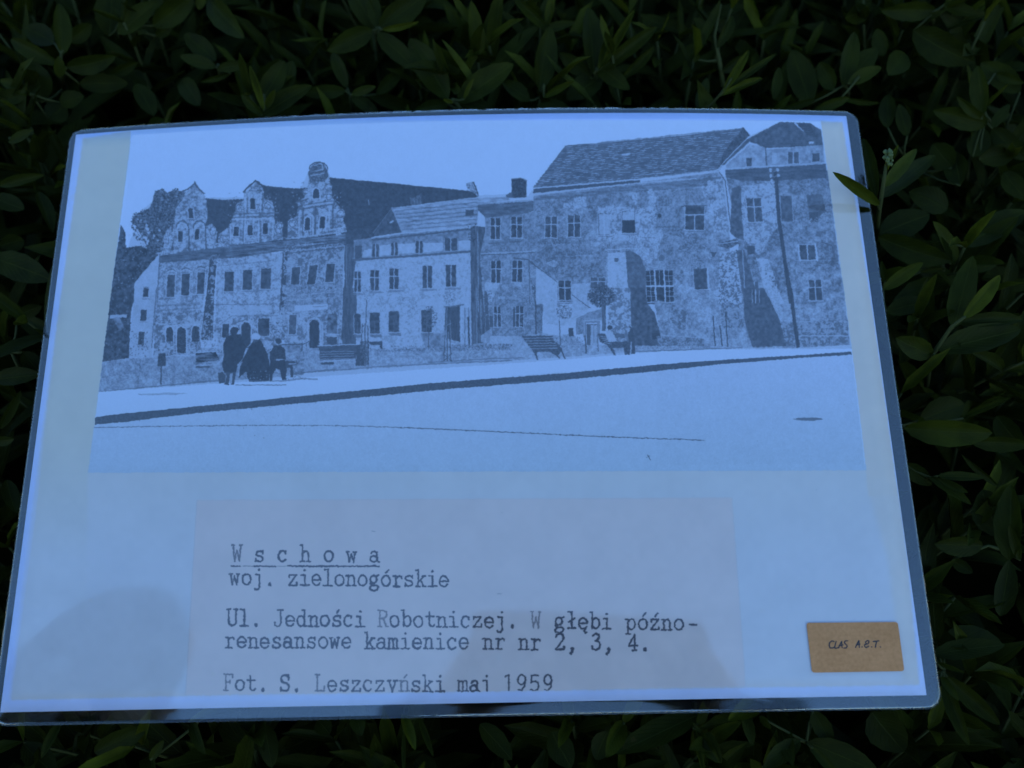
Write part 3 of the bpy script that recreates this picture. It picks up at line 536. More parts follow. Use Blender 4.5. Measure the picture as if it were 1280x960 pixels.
gl('z', [(-4,10.4),(-4.2,13.2),(4.2,13.2),(-4.6,.4),(4.6,.4),(4.8,3.6)]); gl('\u017a', [(-4,10.4),(-4.2,13.2),(4.2,13.2),(-4.6,.4),(4.6,.4),(4.8,3.6)], [(0,17),(3,21)])
gl('w', [(-5.6,13.4),(-2.6,13.4)], [(2.6,13.4),(5.6,13.4)], [(-4.4,13.4),(-2.6,.3),(0,11),(2.6,.3),(4.4,13.4)])
gl('y', [(-5.6,13.4),(-2,13.4)], [(2,13.4),(5.6,13.4)], [(-4,13.4),(0,.5)], [(4,13.4),(-1.5,-5.5),(-4.5,-5.8)])
i_ = ([(-3.6,13.2),(.3,13.2),(.3,.3)], [(-4.6,.3),(5,.3)]); gl('i', *i_, [(0,19),(.2,19.2)], [(0,19.4),(.2,19.2)])
gl('j', [(-3,13.2),(1.6,13.2),(1.6,-3),(0,-5.6),(-3,-5.8),(-3.6,-4.2)], [(1.2,19),(1.4,19.2)])
gl('l', [(-3.8,20.8),(.3,20.8),(.3,.3)], [(-4.8,.3),(5,.3)]); gl('\u0142', [(-3.8,20.8),(.3,20.8),(.3,.3)], [(-4.8,.3),(5,.3)], [(-3,8.5),(3.6,13)])
nn = ([(-5.8,13.2),(-3.4,13.2),(-3.4,.3)], [(-5.8,.3),(-1.2,.3)], [(-3.4,10),(-1,12.8),(1.6,13.2),(3.5,11.6),(3.6,9),(3.6,.3)], [(1.6,.3),(5.9,.3)])
gl('n', *nn); gl('\u0144', *nn, [(0,17),(3,21)])
gl('h', [(-5.8,20.8),(-3.4,20.8),(-3.4,.3)], *nn[1:])
gl('m', [(-6,13.2),(-4.6,13.2),(-4.6,.3)], [(-6.2,.3),(-3.2,.3)], [(-4.6,11),(-2.8,13.2),(-.8,13),(0,11),(0,.3)], [(-1.2,.3),(1.4,.3)], [(0,11),(1.8,13.2),(3.8,13),(4.6,11),(4.6,.3)], [(3.4,.3),(6.3,.3)])
gl('r', [(-5,13.2),(-2,13.2),(-2,.3)], [(-5,.3),(2,.3)], [(-2,9.5),(0,12.4),(2.6,13.6),(4.6,12.6),(4.8,11)])
gl('k', [(-5.6,20.8),(-3.2,20.8),(-3.2,.3)], [(-5.8,.3),(-1,.3)], [(3.6,13),(-3,5.4)], [(-.6,8),(3.6,.6)], [(1.6,13.2),(5.4,13.2)], [(1.8,.3),(5.8,.3)])
gl('a', [(-3.8,11),(-2.6,13),(.4,13.6),(3,12.4),(3.4,9.6),(3.4,2.4),(4.4,.4),(5.8,.4)], arc(-.9, 4.1, 4.2, 3.9, 20, 340, 12)+[(3.4,6)], [(3.2,7.8),(-.6,8)])
gl('t', [(-1,18.6),(-1,3),(.6,.4),(3.2,.3),(4.6,2.2)], [(-4.6,13.2),(4,13.2)])
gl('d', [(.6,20.8),(3.4,20.8),(3.4,.4),(5.8,.4)], arc(-.8, 6.9, 4.3, 6.6, 25, 335, 14))
gl('b', [(-5.8,20.8),(-3.4,20.8),(-3.4,.4)], arc(.8, 6.9, 4.3, 6.6, -155, 155, 14))
gl('p', [(-5.8,13.2),(-3.4,13.2),(-3.4,-5.6)], [(-5.8,-5.6),(-.8,-5.6)], arc(.8, 6.9, 4.3, 6.6, -155, 155, 14))
gl('g', arc(-.8, 8.6, 3.9, 4.7, 0, 360, 14), [(2,12),(5,14)], [(-3.4,5),(-4.4,2.8),(-2,1.2),(3,.8),(5,-1.4),(4,-4.6),(0,-5.8),(-4,-4.8),(-5,-2.4),(-3,.8)])
gl('.', [(0,1.3),(.2,1.3)], [(-.3,1.6),(.3,1.1)], [(.1,2),(.1,.8)]); gl(',', [(.4,2),(.6,1.8)], [(.8,1.6),(0,-2),(-1.4,-4)], [(-.2,2),(.6,1)])
gl('-', [(-4,7),(4.2,7)])
gl('W', [(-6,20.8),(-3,20.8)], [(3,20.8),(6,20.8)], [(-4.6,20.8),(-2.8,.4),(0,14),(2.8,.4),(4.6,20.8)])
gl('U', [(-6,20.8),(-2,20.8)], [(2,20.8),(6,20.8)], [(-4.2,20.8),(-4.2,5)]+arc(0, 5, 4.2, 4.7, 180, 360, 8)+[(4.2,20.8)])
gl('J', [(-1,20.8),(5.4,20.8)], [(2.4,20.8),(2.4,5),(.8,1),(-2,.3),(-4.4,2),(-4.6,5.6)])
gl('R', [(-5.8,20.8),(0,20.8),(3.6,19),(4.2,15.6),(3,12),(0,10.4),(-3.6,10.4)], [(-3.8,20.8),(-3.8,.4)], [(-5.8,.4),(-1.6,.4)], [(0,10.4),(3.8,.4),(6,.4)])
gl('F', [(-5.4,.4),(-.6,.4)], [(-5.4,20.8),(4.8,20.8),(4.8,16.4)], [(-3.2,20.8),(-3.2,.4)], [(-3.2,11),(1.6,11)], [(1.6,13),(1.6,9)])
gl('L', [(-5.6,20.8),(-.6,20.8)], [(-3.2,20.8),(-3.2,.4)], [(-5.6,.4),(4.6,.4),(5,6)])
gl('S', arc(0, 15.6, 4.3, 5, -20, 255, 10)[::1]+arc(0, 5.4, 4.7, 5, 80, -165, 10), [(4.4,20.6),(4.4,16)], [(-4.7,.4),(-4.7,5)])
gl('1', [(-3.8,18.6),(.4,20.8),(.4,.4)]); gl('2', [(-4.4,16),(-3.6,19.4),(0,21),(3.6,19.4),(4.2,15.6),(2.4,11.4),(-4.8,.6),(4.6,.6),(4.8,4)])
gl('3', [(-4.2,18),(-1,21),(2.8,19.8),(3.6,16),(1.6,12.4),(-1,11.6)], [(-.6,11.6),(3,10.4),(4.4,6.4),(3,2),(-1,.2),(-4,1.4),(-4.8,4.4)])
gl('4', [(2,.4),(2,20.6),(-5,6.4),(5.2,6.4)], [(-1,.4),(4.6,.4)]); gl('5', [(4,20.6),(-3.4,20.6),(-4,11.6),(0,13.4),(3.8,11.4),(4.6,7),(3,2),(-1,.2),(-4.6,2.4)])
gl('9', arc(0, 14.6, 4.4, 6.2, 0, 360, 16), [(4.4,14.6),(3.6,6),(0,.6),(-3.6,1.6)])
TX = np.zeros((BH, BW), np.float32)
def typed(txt, xs, ys, clip=None, faint=''):
    for i, ch in enumerate(txt):
        if ch == ' ': continue
        x = np.interp(i, *zip(*xs))+rs.uniform(-.35, .35); y = np.interp(i, *zip(*ys))+rs.uniform(-.4, .4)
        wt = rs.uniform(.8, 1.0)*(.72 if ch in faint else 1); w = rs.uniform(2.15, 2.65)*(.85 if ch in faint else 1)
        if ch in '.,': w *= 1.7
        if ch in 'ij': line('S', [(x+.0+(1.2 if ch == 'j' else 0), y-19), (x+.2+(1.2 if ch == 'j' else 0), y-19)], 3.3, wt, 1, TX)
        for st in GL[ch]: line("S", [(x+a*1.07, y-b*.985) for a, b in st], w, wt, 1, TX, ragged=.28)
typed('W s c h o w a', [(0,296),(12,468)], [(0,701.5),(12,703)], faint='W')
typed('woj. zielonog\u00f3rskie', [(0,293.5),(18,555)], [(0,731),(18,733.5)])
typed('Ul. Jedno\u015bci Robotniczej. W g\u0142\u0119bi p\u00f3\u017ano-', [(0,290.5),(13,478.7),(26,670),(31,743.7),(34,788.7),(38,848.7),(39,866.3)], [(0,782.5),(19,783.8),(39,787.8)], faint='RW')
typed('renesansowe kamienice nr nr 2, 3, 4.', [(0,287.5),(12,462),(20,580),(28,700),(35,806)], [(0,809.8),(20,811.3),(35,813.3)])
typed('Fot. S. Leszczy\u0144ski maj 1959', [(0,286),(5,356),(8,400),(18,550),(24,636),(27,685)], [(0,863.5),(18,864.5),(27,864)], faint='FL\u0144')
for a, b, w, al in ((289,300,2,.9),(304,316,1.2,.7),(318,330,2.2,.95),(332,345,1.8,.8),(347,358,1,.45),(360,372,2,.9),(374,386,2.2,.95),(388,415,2.4,1),(416,430,2.2,.95),(432,444,2,.9),(447,474,2.3,1)):
    line('S', [(a, 707.6), (b, 707.9)], w, al, 1, TX, ragged=.4)
TX = np.clip(TX*np.clip(.7+.7*N2+.3*N1, 0, 1)*1.2, 0, 1)
r = mask([(225,868.3),(580,865.2),(700,862.5),(935,858.5),(935,899),(225,899)]); TX[r[0]][r[1]] = 0
line('S', [(622,742),(627,742.3)], .8, .6, 1, TX); line('S', [(465,663.5),(469,664.5)], .8, .6, 1, TX)
TX = blur(TX)
# ---- colours of the sheet (reflectance), from the same drawing grid
def srgb(*c): return np.array([(v/12.92 if v <= .04045 else ((v+.055)/1.055)**2.4) for v in c], np.float32)
W_ = np.array((.66,.69,.95), np.float32)           # bare printing paper
PAGE = np.array((.72,.635,.59), np.float32)         # toned album page printed on it
PAGEB = np.array((.72,.65,.67), np.float32)
SLIP = np.array((.80,.60,.54), np.float32)
RGB = np.empty((BH, BW, 3), np.float32); RGB[:] = W_
def fill(P, col, al=1.0, soft=None, blurn=0):
    r = mask(P)
    if soft is None and not blurn:
        g = RGB[r[0]]; a_ = (r[1]*al)[..., None].astype(np.float32); g[:] = g*(1-a_)+a_*np.asarray(col, np.float32); return
    m = np.zeros((BH, BW), np.float32); m[r[0]][r[1]] = 1
    for k in range(blurn): m = blur(m, 1+2*k)
    m *= al
    if soft is not None: m = m*soft
    RGB[:] = RGB*(1-m[..., None])+m[..., None]*np.asarray(col, np.float32)
page = [(104,173),(165,163),(165,152),(1027,151),(1053,153),(1092,400),(1117,580),(1134,700),(1149,856),(700,862.5),(300,868),(14,875),(45,640),(72,400)]
fill(page, PAGE, blurn=2)
ramp = np.clip((np.arange(BH)/PS+PY0-540)/160, 0, 1)[:, None].astype(np.float32)
fill([(60,500),(1105,500),(1130,680),(1145,856),(12,874),(30,720)], PAGEB, .75, soft=ramp, blurn=4)
fill([(104,173),(165,172),(137,380),(118,531),(110,591),(108,760),(24,760),(45,600),(72,400)], (.72,.62,.51), .85, soft=1-ramp*.9, blurn=3)
fill([(1026,153),(1053,153),(1092,400),(1117,580),(1122,620),(1086,620),(1082,588),(1066,444)], (.78,.63,.53), .9, blurn=2)
fill([(1082,600),(1120,600),(1134,700),(1148,850),(1128,850),(1110,700)], (.76,.63,.55), .8, blurn=5)
fill([(246,625),(915,622),(932,858),(700,862.5),(300,868),(232,869)], SLIP, .75, blurn=2)
m_ = (.5+.5*(N4-.5)*2)[..., None]
RGB *= 1+.05*(N4[..., None]-.5)+.035*(N3[..., None]-.5)
lw = np.zeros((BH, BW), np.float32); line('S', [(246,625),(232,869)], .8, .16, 1, lw); line('S', [(246,625.5),(915,622.5),(932,858)], .8, .1, 1, lw); line('S', [(1082,588.5),(1066,444)], .8, .14, 1, lw); line('S', [(163,175),(137,380)], .9, .2, 1, lw)
for k in range(46):
    x, y = rs.uniform(60, 1120), rs.uniform(600, 855); line('S', [(x, y), (x+rs.uniform(-1.5, 1.5), y+rs.uniform(-.8, .8))], rs.uniform(.4, .8), rs.uniform(.15, .55), 1, lw)
RGB *= 1-lw[..., None]*.6
for k in range(60):
    x, y = rs.uniform(30, 1130), rs.uniform(160, 860); q = rs.uniform(1, 5)
    fill(ell(x, y, q, q*rs.uniform(.5, 1)), (.74,.60,.50) if rs.rand() < .6 else (.70,.70,.66), rs.uniform(.08, .3))
phot = mask([(150,150),(1026,151),(1066,444),(1083,588),(110,591),(118,531),(137,380),(163,178),(164,150)])
pm = np.zeros((BH, BW), np.float32); pm[phot[0]][phot[1]] = 1; pm = blur(pm)[..., None]
INK = np.array((.030,.030,.034), np.float32); LIT = np.array((.74,.755,.92), np.float32)
g_ = np.clip(G, 0, 1)[..., None]**1.32
pr = INK+(LIT-INK)*g_
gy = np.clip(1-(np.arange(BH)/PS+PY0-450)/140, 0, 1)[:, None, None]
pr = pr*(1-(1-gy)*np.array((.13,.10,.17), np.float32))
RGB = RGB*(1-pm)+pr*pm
TI = np.array((.045,.05,.075), np.float32)
RGB = RGB*(1-.9*TX[..., None])+TI*.9*TX[..., None]
# ---------------------------------------------------------------- the drawing, straightened into page axes
IW, IH = 2700, 1909
uu = (np.arange(IW, dtype=np.float32)+.5)/IW; vv = (np.arange(IH, dtype=np.float32)+.5)/IH
U_, V_ = np.meshgrid(uu, vv)
qx, qy = project((U_-.5)*SW, (V_-.5)*SH, bend(U_, V_))
def jit(c): 
    a = rs.rand(IH//c+3, IW//c+3).astype(np.float32)-.5
    return up(a, IH, IW)
qx = qx+jit(5)*1.0+jit(14)*.5; qy = qy+jit(5)*1.0+jit(14)*.5
fx = np.clip((qx-PX0)*PS-.5, 0, BW-1.01); fy = np.clip((qy-PY0)*PS-.5, 0, BH-1.01)
xi = fx.astype(np.int32); yi = fy.astype(np.int32); ax = (fx-xi)[..., None]; ay = (fy-yi)[..., None]
IMG = (RGB[yi, xi]*(1-ax)+RGB[yi, xi+1]*ax)*(1-ay)+(RGB[yi+1, xi]*(1-ax)+RGB[yi+1, xi+1]*ax)*ay
IMG = np.clip(IMG, 0, 1); IMG = np.where(IMG <= .0031308, IMG*12.92, 1.055*IMG**(1/2.4)-.055)
def image(name, arr):
    h, w_ = arr.shape[:2]; im = bpy.data.images.new(name, w_, h); a = np.ones((h, w_, 4), np.float32); a[..., :3] = arr
    im.pixels.foreach_set(a.ravel()); im.update(); im.pack(); return im
page_img = image('page_print', IMG)
m_page, nt, b = material('printed_paper')
t = N(nt, 'ShaderNodeTexImage', image=page_img, interpolation='Linear', extension='EXTEND'); uvn = N(nt, 'ShaderNodeUVMap', uv_map='UVMap')
nt.links.new(uvn.outputs[0], t.inputs[0]); nt.links.new(t.outputs[0], b.inputs['Base Color'])
b.inputs['Roughness'].default_value = .8; b.inputs['Specular IOR Level'].default_value = .1

# ---------------------------------------------------------------- the laminated page
sheet = empty('laminated_page', 'laminated page with an old town photograph and typed caption lying on the hedge', 'laminated page')
sheet.matrix_world = M
def patch(name, corners, dz, n, mat, thick=0.0):
    (u0,v0),(u1,v1),(u2,v2),(u3,v3) = corners; nx, ny = n; vs = []; fs = []; uv = []      # bl br tr tl
    for j in range(ny+1):
        for i in range(nx+1):
            s, t_ = i/nx, j/ny
            u = (u0*(1-s)+u1*s)*(1-t_)+(u3*(1-s)+u2*s)*t_; v = (v0*(1-s)+v1*s)*(1-t_)+(v3*(1-s)+v2*s)*t_
            vs.append(S(u, v, dz)); uv.append((u, v))
    for j in range(ny):
        for i in range(nx):
            a = j*(nx+1)+i; fs.append((a, a+1, a+nx+2, a+nx+1))
    if thick:
        k = len(vs); vs += [p-Vector((0, 0, thick)) for p in vs]; uv += uv
        fs += [tuple(q+k for q in reversed(f)) for f in fs]
        rim = [i for i in range(nx+1)]+[(j+1)*(nx+1)-1 for j in range(1, ny+1)]+[ny*(nx+1)+i for i in range(nx-1, -1, -1)]+[j*(nx+1) for j in range(ny-1, 0, -1)]
        for a, c in zip(rim, rim[1:]+rim[:1]): fs.append((c, a, a+k, c+k))
    return mesh(name, vs, fs, mat, sheet, uv)
patch('paper', [(0,0),(1,0),(1,1),(0,1)], 0, (48, 32), m_page, .0001)
patch('photo_print', [uv_of(110,591.3), uv_of(1082,588.3), uv_of(1026.5,152.5), uv_of(166,169)], .00006, (40, 20), m_page)['label'] = 'black and white print of old gabled houses along a square'
patch('caption_slip', [uv_of(232,868.5), uv_of(933,858.7), uv_of(915,622.5), uv_of(246,625)], .00006, (30, 12), m_page)['label'] = 'toned slip with typewritten Polish caption'
# clear film pouch: two skins welded round the paper, rounded corners, a rim of bare film
m_film, nt, b = material('laminating_film'); nt.nodes.remove(b); out = nt.nodes['Material Output']
tr = N(nt, 'ShaderNodeBsdfTransparent'); gls = N(nt, 'ShaderNodeBsdfGlossy'); gls.inputs['Roughness'].default_value = .03
tr.inputs[0].default_value = (.95, .96, .96, 1)
mx = N(nt, 'ShaderNodeMixShader')
geo = N(nt, 'ShaderNodeNewGeometry'); dt = N(nt, 'ShaderNodeVectorMath', operation='DOT_PRODUCT'); nt.links.new(geo.outputs['Incoming'], dt.inputs[0]); nt.links.new(geo.outputs['Normal'], dt.inputs[1])
f1 = N(nt, 'ShaderNodeMath', operation='ABSOLUTE'); f2 = N(nt, 'ShaderNodeMath', operation='SUBTRACT'); f2.inputs[0].default_value = 1; f3 = N(nt, 'ShaderNodeMath', operation='POWER'); f3.inputs[1].default_value = 5
fr = N(nt, 'ShaderNodeMath', operation='MULTIPLY_ADD'); fr.inputs[1].default_value = .87; fr.inputs[2].default_value = .125     # two faces of each skin together
nt.links.new(dt.outputs['Value'], f1.inputs[0]); nt.links.new(f1.outputs[0], f2.inputs[1]); nt.links.new(f2.outputs[0], f3.inputs[0]); nt.links.new(f3.outputs[0], fr.inputs[0])
tc = N(nt, 'ShaderNodeTexCoord'); nz = N(nt, 'ShaderNodeTexNoise'); nz.inputs['Scale'].default_value = 22; nz.inputs['Detail'].default_value = 3
bp = N(nt, 'ShaderNodeBump'); bp.inputs['Strength'].default_value = .07; bp.inputs['Distance'].default_value = .0004
nr = N(nt, 'ShaderNodeTexNoise'); nr.inputs['Scale'].default_value = 35; nr.inputs['Detail'].default_value = 6; rr_ = N(nt, 'ShaderNodeMapRange'); rr_.inputs[1].default_value = .35; rr_.inputs[2].default_value = .7; rr_.inputs[3].default_value = .03; rr_.inputs[4].default_value = .07
nt.links.new(tc.outputs['Object'], nr.inputs['Vector']); nt.links.new(nr.outputs[0], rr_.inputs[0]); nt.links.new(rr_.outputs[0], gls.inputs['Roughness'])
nt.links.new(tc.outputs['Object'], nz.inputs['Vector']); nt.links.new(nz.outputs[0], bp.inputs['Height']); nt.links.new(bp.outputs[0], gls.inputs['Normal'])
nt.links.new(fr.outputs[0], mx.inputs[0]); nt.links.new(tr.outputs[0], mx.inputs[1]); nt.links.new(gls.outputs[0], mx.inputs[2]); nt.links.new(mx.outputs[0], out.inputs[0])
def film(name, zc, th, mat):
    x0, x1, y0, y1, r = -SW/2-.0026, SW/2+.0046, -SH/2-.0042, SH/2+.0022, .0052
    nx, ny = 56, 40
    def sq(s):                                  # grid lines crowded towards the rim
        return s
    vs = []; fs = []
    def rc(x, y):                               # pull the grid corners into rounded ones
        cx = min(max(x, x0+r), x1-r); cy = min(max(y, y0+r), y1-r); dx, dy = x-cx, y-cy
        if dx == 0 or dy == 0: return x, y
        m_ = max(abs(dx), abs(dy)); d = math.hypot(dx, dy); return cx+dx/d*m_, cy+dy/d*m_
    xs = [x0+r*i/5 for i in range(6)]+[x0+r+(x1-x0-2*r)*i/nx for i in range(1, nx)]+[x1-r+r*i/5 for i in range(6)]
    ys = [y0+r*i/5 for i in range(6)]+[y0+r+(y1-y0-2*r)*i/ny for i in range(1, ny)]+[y1-r+r*i/5 for i in range(6)]
    W_n = len(xs)
    for side in (0, 1):
        for y in ys:
            for x in xs:
                a, c = rc(x, y); u, v = a/SW+.5, c/SH+.5
                e = min(a-x0, x1-a, c-y0, y1-c); flat = min(1, max(0, e)/.004)
                h = th*(.25+.75*flat)
                vs.append(Vector((a, c, bend(min(max(u, -.02), 1.02), v)+zc+(h if side == 0 else -h))))
    k = len(xs)*len(ys)
    for j in range(len(ys)-1):
        for i in range(W_n-1):
            a = j*W_n+i; fs.append((a, a+1, a+W_n+1, a+W_n)); fs.append((a+k, a+W_n+k, a+W_n+1+k, a+1+k))
    rim = list(range(W_n))+[(j+1)*W_n-1 for j in range(1, len(ys))]+[(len(ys)-1)*W_n+i for i in range(W_n-2, -1, -1)]+[j*W_n for j in range(len(ys)-2, 0, -1)]
    for a, c in zip(rim, rim[1:]+rim[:1]): fs.append((c, a, a+k, c+k))
    o = mesh(name, vs, fs, mat, sheet)
    for p_ in o.data.polygons[-len(rim):]: p_.use_smooth = False
    return o
fo = film('clear_film', 0, .00028, m_film); fo['label'] = 'clear glossy film with a rounded rim'
# kraft sticker in the lower right corner, on top of the film
m_st, nt, b = material('kraft_paper'); tc = N(nt, 'ShaderNodeTexCoord'); n1 = N(nt, 'ShaderNodeTexNoise'); n1.inputs['Scale'].default_value = 900; n1.inputs['Detail'].default_value = 4
n2 = N(nt, 'ShaderNodeTexNoise'); n2.inputs['Scale'].default_value = 90; cr = N(nt, 'ShaderNodeValToRGB'); cr.color_ramp.elements[0].position = .3; cr.color_ramp.elements[1].position = .75
cr.color_ramp.elements[0].color = (.47, .195, .076, 1); cr.color_ramp.elements[1].color = (.64, .28, .12, 1)
mxn = N(nt, 'ShaderNodeMath', operation='MULTIPLY_ADD'); mxn.inputs[1].default_value = .6; mx2 = N(nt, 'ShaderNodeMath', operation='MULTIPLY'); mx2.inputs[1].default_value = .4
nt.links.new(tc.outputs['Object'], n1.inputs[0]); nt.links.new(tc.outputs['Object'], n2.inputs[0]); nt.links.new(n2.outputs[0], mx2.inputs[0]); nt.links.new(n1.outputs[0], mxn.inputs[0]); nt.links.new(mx2.outputs[0], mxn.inputs[2])
nt.links.new(mxn.outputs[0], cr.inputs[0]); nt.links.new(cr.outputs[0], b.inputs['Base Color']); b.inputs['Roughness'].default_value = .9; b.inputs['Specular IOR Level'].default_value = .15
def flatshape(name, pts_px, z0, th, mat, parent):
    P = [uv_of(*p) for p in pts_px]; n = len(P)
    vs = [S(u, v, z0+th) for u, v in P]+[S(u, v, z0) for u, v in P]
    fs = [tuple(range(n))[::-1], tuple(range(n, 2*n))]+[(i, (i+1) % n, n+(i+1) % n, n+i) for i in range(n)]
    return mesh(name, vs, fs, mat, parent, smooth=False)
cs = [(1007.5,778.5),(1121.5,777.5),(1129.8,838.8),(1014.6,840.8)]; rp = []
for i, c in enumerate(cs):
    a, d = Vector(cs[i-1]), Vector(cs[(i+1) % 4]); c = Vector(c); ra, rd = (a-c).normalized()*4, (d-c).normalized()*4
    for k in range(6):
        s = k/5; rp.append(tuple(c+ra*(1-s)**2+rd*s*s))
stk = flatshape('sticker', rp, .00034, .00012, m_st, sheet); stk['label'] = 'brown kraft sticker with handwritten letters'
m_ink, nt, b = material('black_pen_ink'); b.inputs['Base Color'].default_value = (.02, .02, .025, 1); b.inputs['Roughness'].default_value = .5
pen = [[(328,408),(318,404),(306,412),(303,428),(308,440),(320,440),(332,434)], [(338,406),(333,424),(330,440),(340,441),(352,436)], [(350,440),(358,420),(366,406),(366,424),(368,440)], [(352,428),(374,424)],
       [(396,404),(384,404),(378,412),(386,422),(394,430),(388,440),(376,440)], [(434,438),(444,416),(452,402),(452,420),(454,438)], [(438,424),(458,420)], [(465,434),(469,435)],
       [(484,410),(494,402),(502,406),(500,416),(488,422),(480,422),(480,432),(488,438),(502,430)], [(488,420),(484,408)], [(513,434),(517,435)], [(522,408),(536,406),(552,404)], [(540,406),(536,424),(534,438)], [(557,434),(561,435)]]
vs = []; fs = []
for st in pen:
    P = [(960+a/4, 700+c/4) for a, c in st]; hw = .72
    for (xa, ya), (xb, yb) in zip(P[:-1], P[1:]):
        d = Vector((xb-xa, yb-ya)); L_ = d.length or 1; d /= L_; nn_ = Vector((-d.y, d.x)); A = Vector((xa, ya)); B_ = Vector((xb, yb)); k = len(vs)
        ring = [A+nn_*hw, A-d*hw*.7, A-nn_*hw, B_-nn_*hw, B_+d*hw*.7, B_+nn_*hw]
        for q in ring: vs.append(S(*uv_of(*q), .00055+.000003*(k % 7)))
        fs.append(tuple(range(k, k+6)))
mesh('lettering', vs, fs, m_ink, stk, smooth=False)
# ---------------------------------------------------------------- hedge
def leaf_mat(name, attr_type):
    m, nt, b = material(name); out = nt.nodes['Material Output']
    at_ = N(nt, 'ShaderNodeAttribute', attribute_name='tint', attribute_type=attr_type)
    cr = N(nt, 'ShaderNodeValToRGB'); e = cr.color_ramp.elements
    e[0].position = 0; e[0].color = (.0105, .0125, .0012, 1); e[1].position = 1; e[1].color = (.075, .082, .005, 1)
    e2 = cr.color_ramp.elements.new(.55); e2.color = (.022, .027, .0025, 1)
    nt.links.new(at_.outputs['Fac'], cr.inputs[0])
    uvn = N(nt, 'ShaderNodeUVMap', uv_map='UVMap'); sp = N(nt, 'ShaderNodeSeparateXYZ'); nt.links.new(uvn.outputs[0], sp.inputs[0])
    d = N(nt, 'ShaderNodeMath', operation='ABSOLUTE'); s5 = N(nt, 'ShaderNodeMath', operation='SUBTRACT'); s5.inputs[1].default_value = .5
    nt.links.new(sp.outputs[0], s5.inputs[0]); nt.links.new(s5.outputs[0], d.inputs[0])
    rib = N(nt, 'ShaderNodeMapRange'); rib.inputs[1].default_value = .012; rib.inputs[2].default_value = .035; rib.inputs[3].default_value = 1; rib.inputs[4].default_value = 0
    nt.links.new(d.outputs[0], rib.inputs[0])
    # side veins: slanting bands, thin
    v1 = N(nt, 'ShaderNodeMath', operation='MULTIPLY_ADD'); v1.inputs[1].default_value = -.75; nt.links.new(d.outputs[0], v1.inputs[0]); nt.links.new(sp.outputs[1], v1.inputs[2])
    v2 = N(nt, 'ShaderNodeMath', operation='MULTIPLY'); v2.inputs[1].default_value = 9; nt.links.new(v1.outputs[0], v2.inputs[0])
    v3 = N(nt, 'ShaderNodeMath', operation='FRACT'); nt.links.new(v2.outputs[0], v3.inputs[0])
    v4 = N(nt, 'ShaderNodeMapRange'); v4.inputs[1].default_value = 0; v4.inputs[2].default_value = .22; v4.inputs[3].default_value = .35; v4.inputs[4].default_value = 0; nt.links.new(v3.outputs[0], v4.inputs[0])
    mxx = N(nt, 'ShaderNodeMath', operation='MAXIMUM'); nt.links.new(rib.outputs[0], mxx.inputs[0]); nt.links.new(v4.outputs[0], mxx.inputs[1])
    nz = N(nt, 'ShaderNodeTexNoise'); nz.inputs['Scale'].default_value = 120; nz.inputs['Detail'].default_value = 4; tc = N(nt, 'ShaderNodeTexCoord'); geo = N(nt, 'ShaderNodeNewGeometry'); nt.links.new(geo.outputs['Position'], nz.inputs[0])
    hs = N(nt, 'ShaderNodeHueSaturation'); mr = N(nt, 'ShaderNodeMapRange'); mr.inputs[1].default_value = .3; mr.inputs[2].default_value = .7; mr.inputs[3].default_value = .7; mr.inputs[4].default_value = 1.3
    nt.links.new(nz.outputs[0], mr.inputs[0]); nt.links.new(mr.outputs[0], hs.inputs['Value']); nt.links.new(cr.outputs[0], hs.inputs['Color'])
    mix = N(nt, 'ShaderNodeMix', data_type='RGBA'); mix.inputs[7].default_value = (.045, .055, .010, 1); ml = N(nt, 'ShaderNodeMath', operation='MULTIPLY'); ml.inputs[1].default_value = .45
    nt.links.new(mxx.outputs[0], ml.inputs[0]); nt.links.new(ml.outputs[0], mix.inputs[0])
    n3 = N(nt, 'ShaderNodeTexNoise'); n3.inputs['Scale'].default_value = 70; n3.inputs['Detail'].default_value = 8; n3.inputs['Roughness'].default_value = .75; nt.links.new(geo.outputs['Position'], n3.inputs[0])
    m3 = N(nt, 'ShaderNodeMapRange'); m3.inputs[1].default_value = .64; m3.inputs[2].default_value = .70; m3.inputs[3].default_value = 0; m3.inputs[4].default_value = .8; nt.links.new(n3.outputs[0], m3.inputs[0])
    spt = N(nt, 'ShaderNodeMix', data_type='RGBA'); spt.inputs[7].default_value = (.055, .038, .010, 1); nt.links.new(m3.outputs[0], spt.inputs[0]); nt.links.new(hs.outputs[0], spt.inputs[6]); nt.links.new(spt.outputs[2], mix.inputs[6]); nt.links.new(mix.outputs[2], b.inputs['Base Color'])
    bp = N(nt, 'ShaderNodeBump'); bp.inputs['Strength'].default_value = .5; bp.inputs['Distance'].default_value = .0006; bp.invert = True
    nt.links.new(mxx.outputs[0], bp.inputs['Height']); nt.links.new(bp.outputs[0], b.inputs['Normal'])
    b.inputs['Roughness'].default_value = .5; b.inputs['Specular IOR Level'].default_value = .06
    tl = N(nt, 'ShaderNodeBsdfTranslucent'); nt.links.new(mix.outputs[2], tl.inputs[0]); ms = N(nt, 'ShaderNodeMixShader'); ms.inputs[0].default_value = .22
    nt.links.new(b.outputs[0], ms.inputs[1]); nt.links.new(tl.outputs[0], ms.inputs[2]); nt.links.new(ms.outputs[0], out.inputs[0])
    return m
m_leaf = leaf_mat('privet_leaf', 'OBJECT'); m_leafs = leaf_mat('privet_foliage', 'GEOMETRY')
m_stem, nt, b = material('green_stem'); tc = N(nt, 'ShaderNodeTexCoord'); nz = N(nt, 'ShaderNodeTexNoise'); nz.inputs['Scale'].default_value = 60; cr = N(nt, 'ShaderNodeValToRGB')
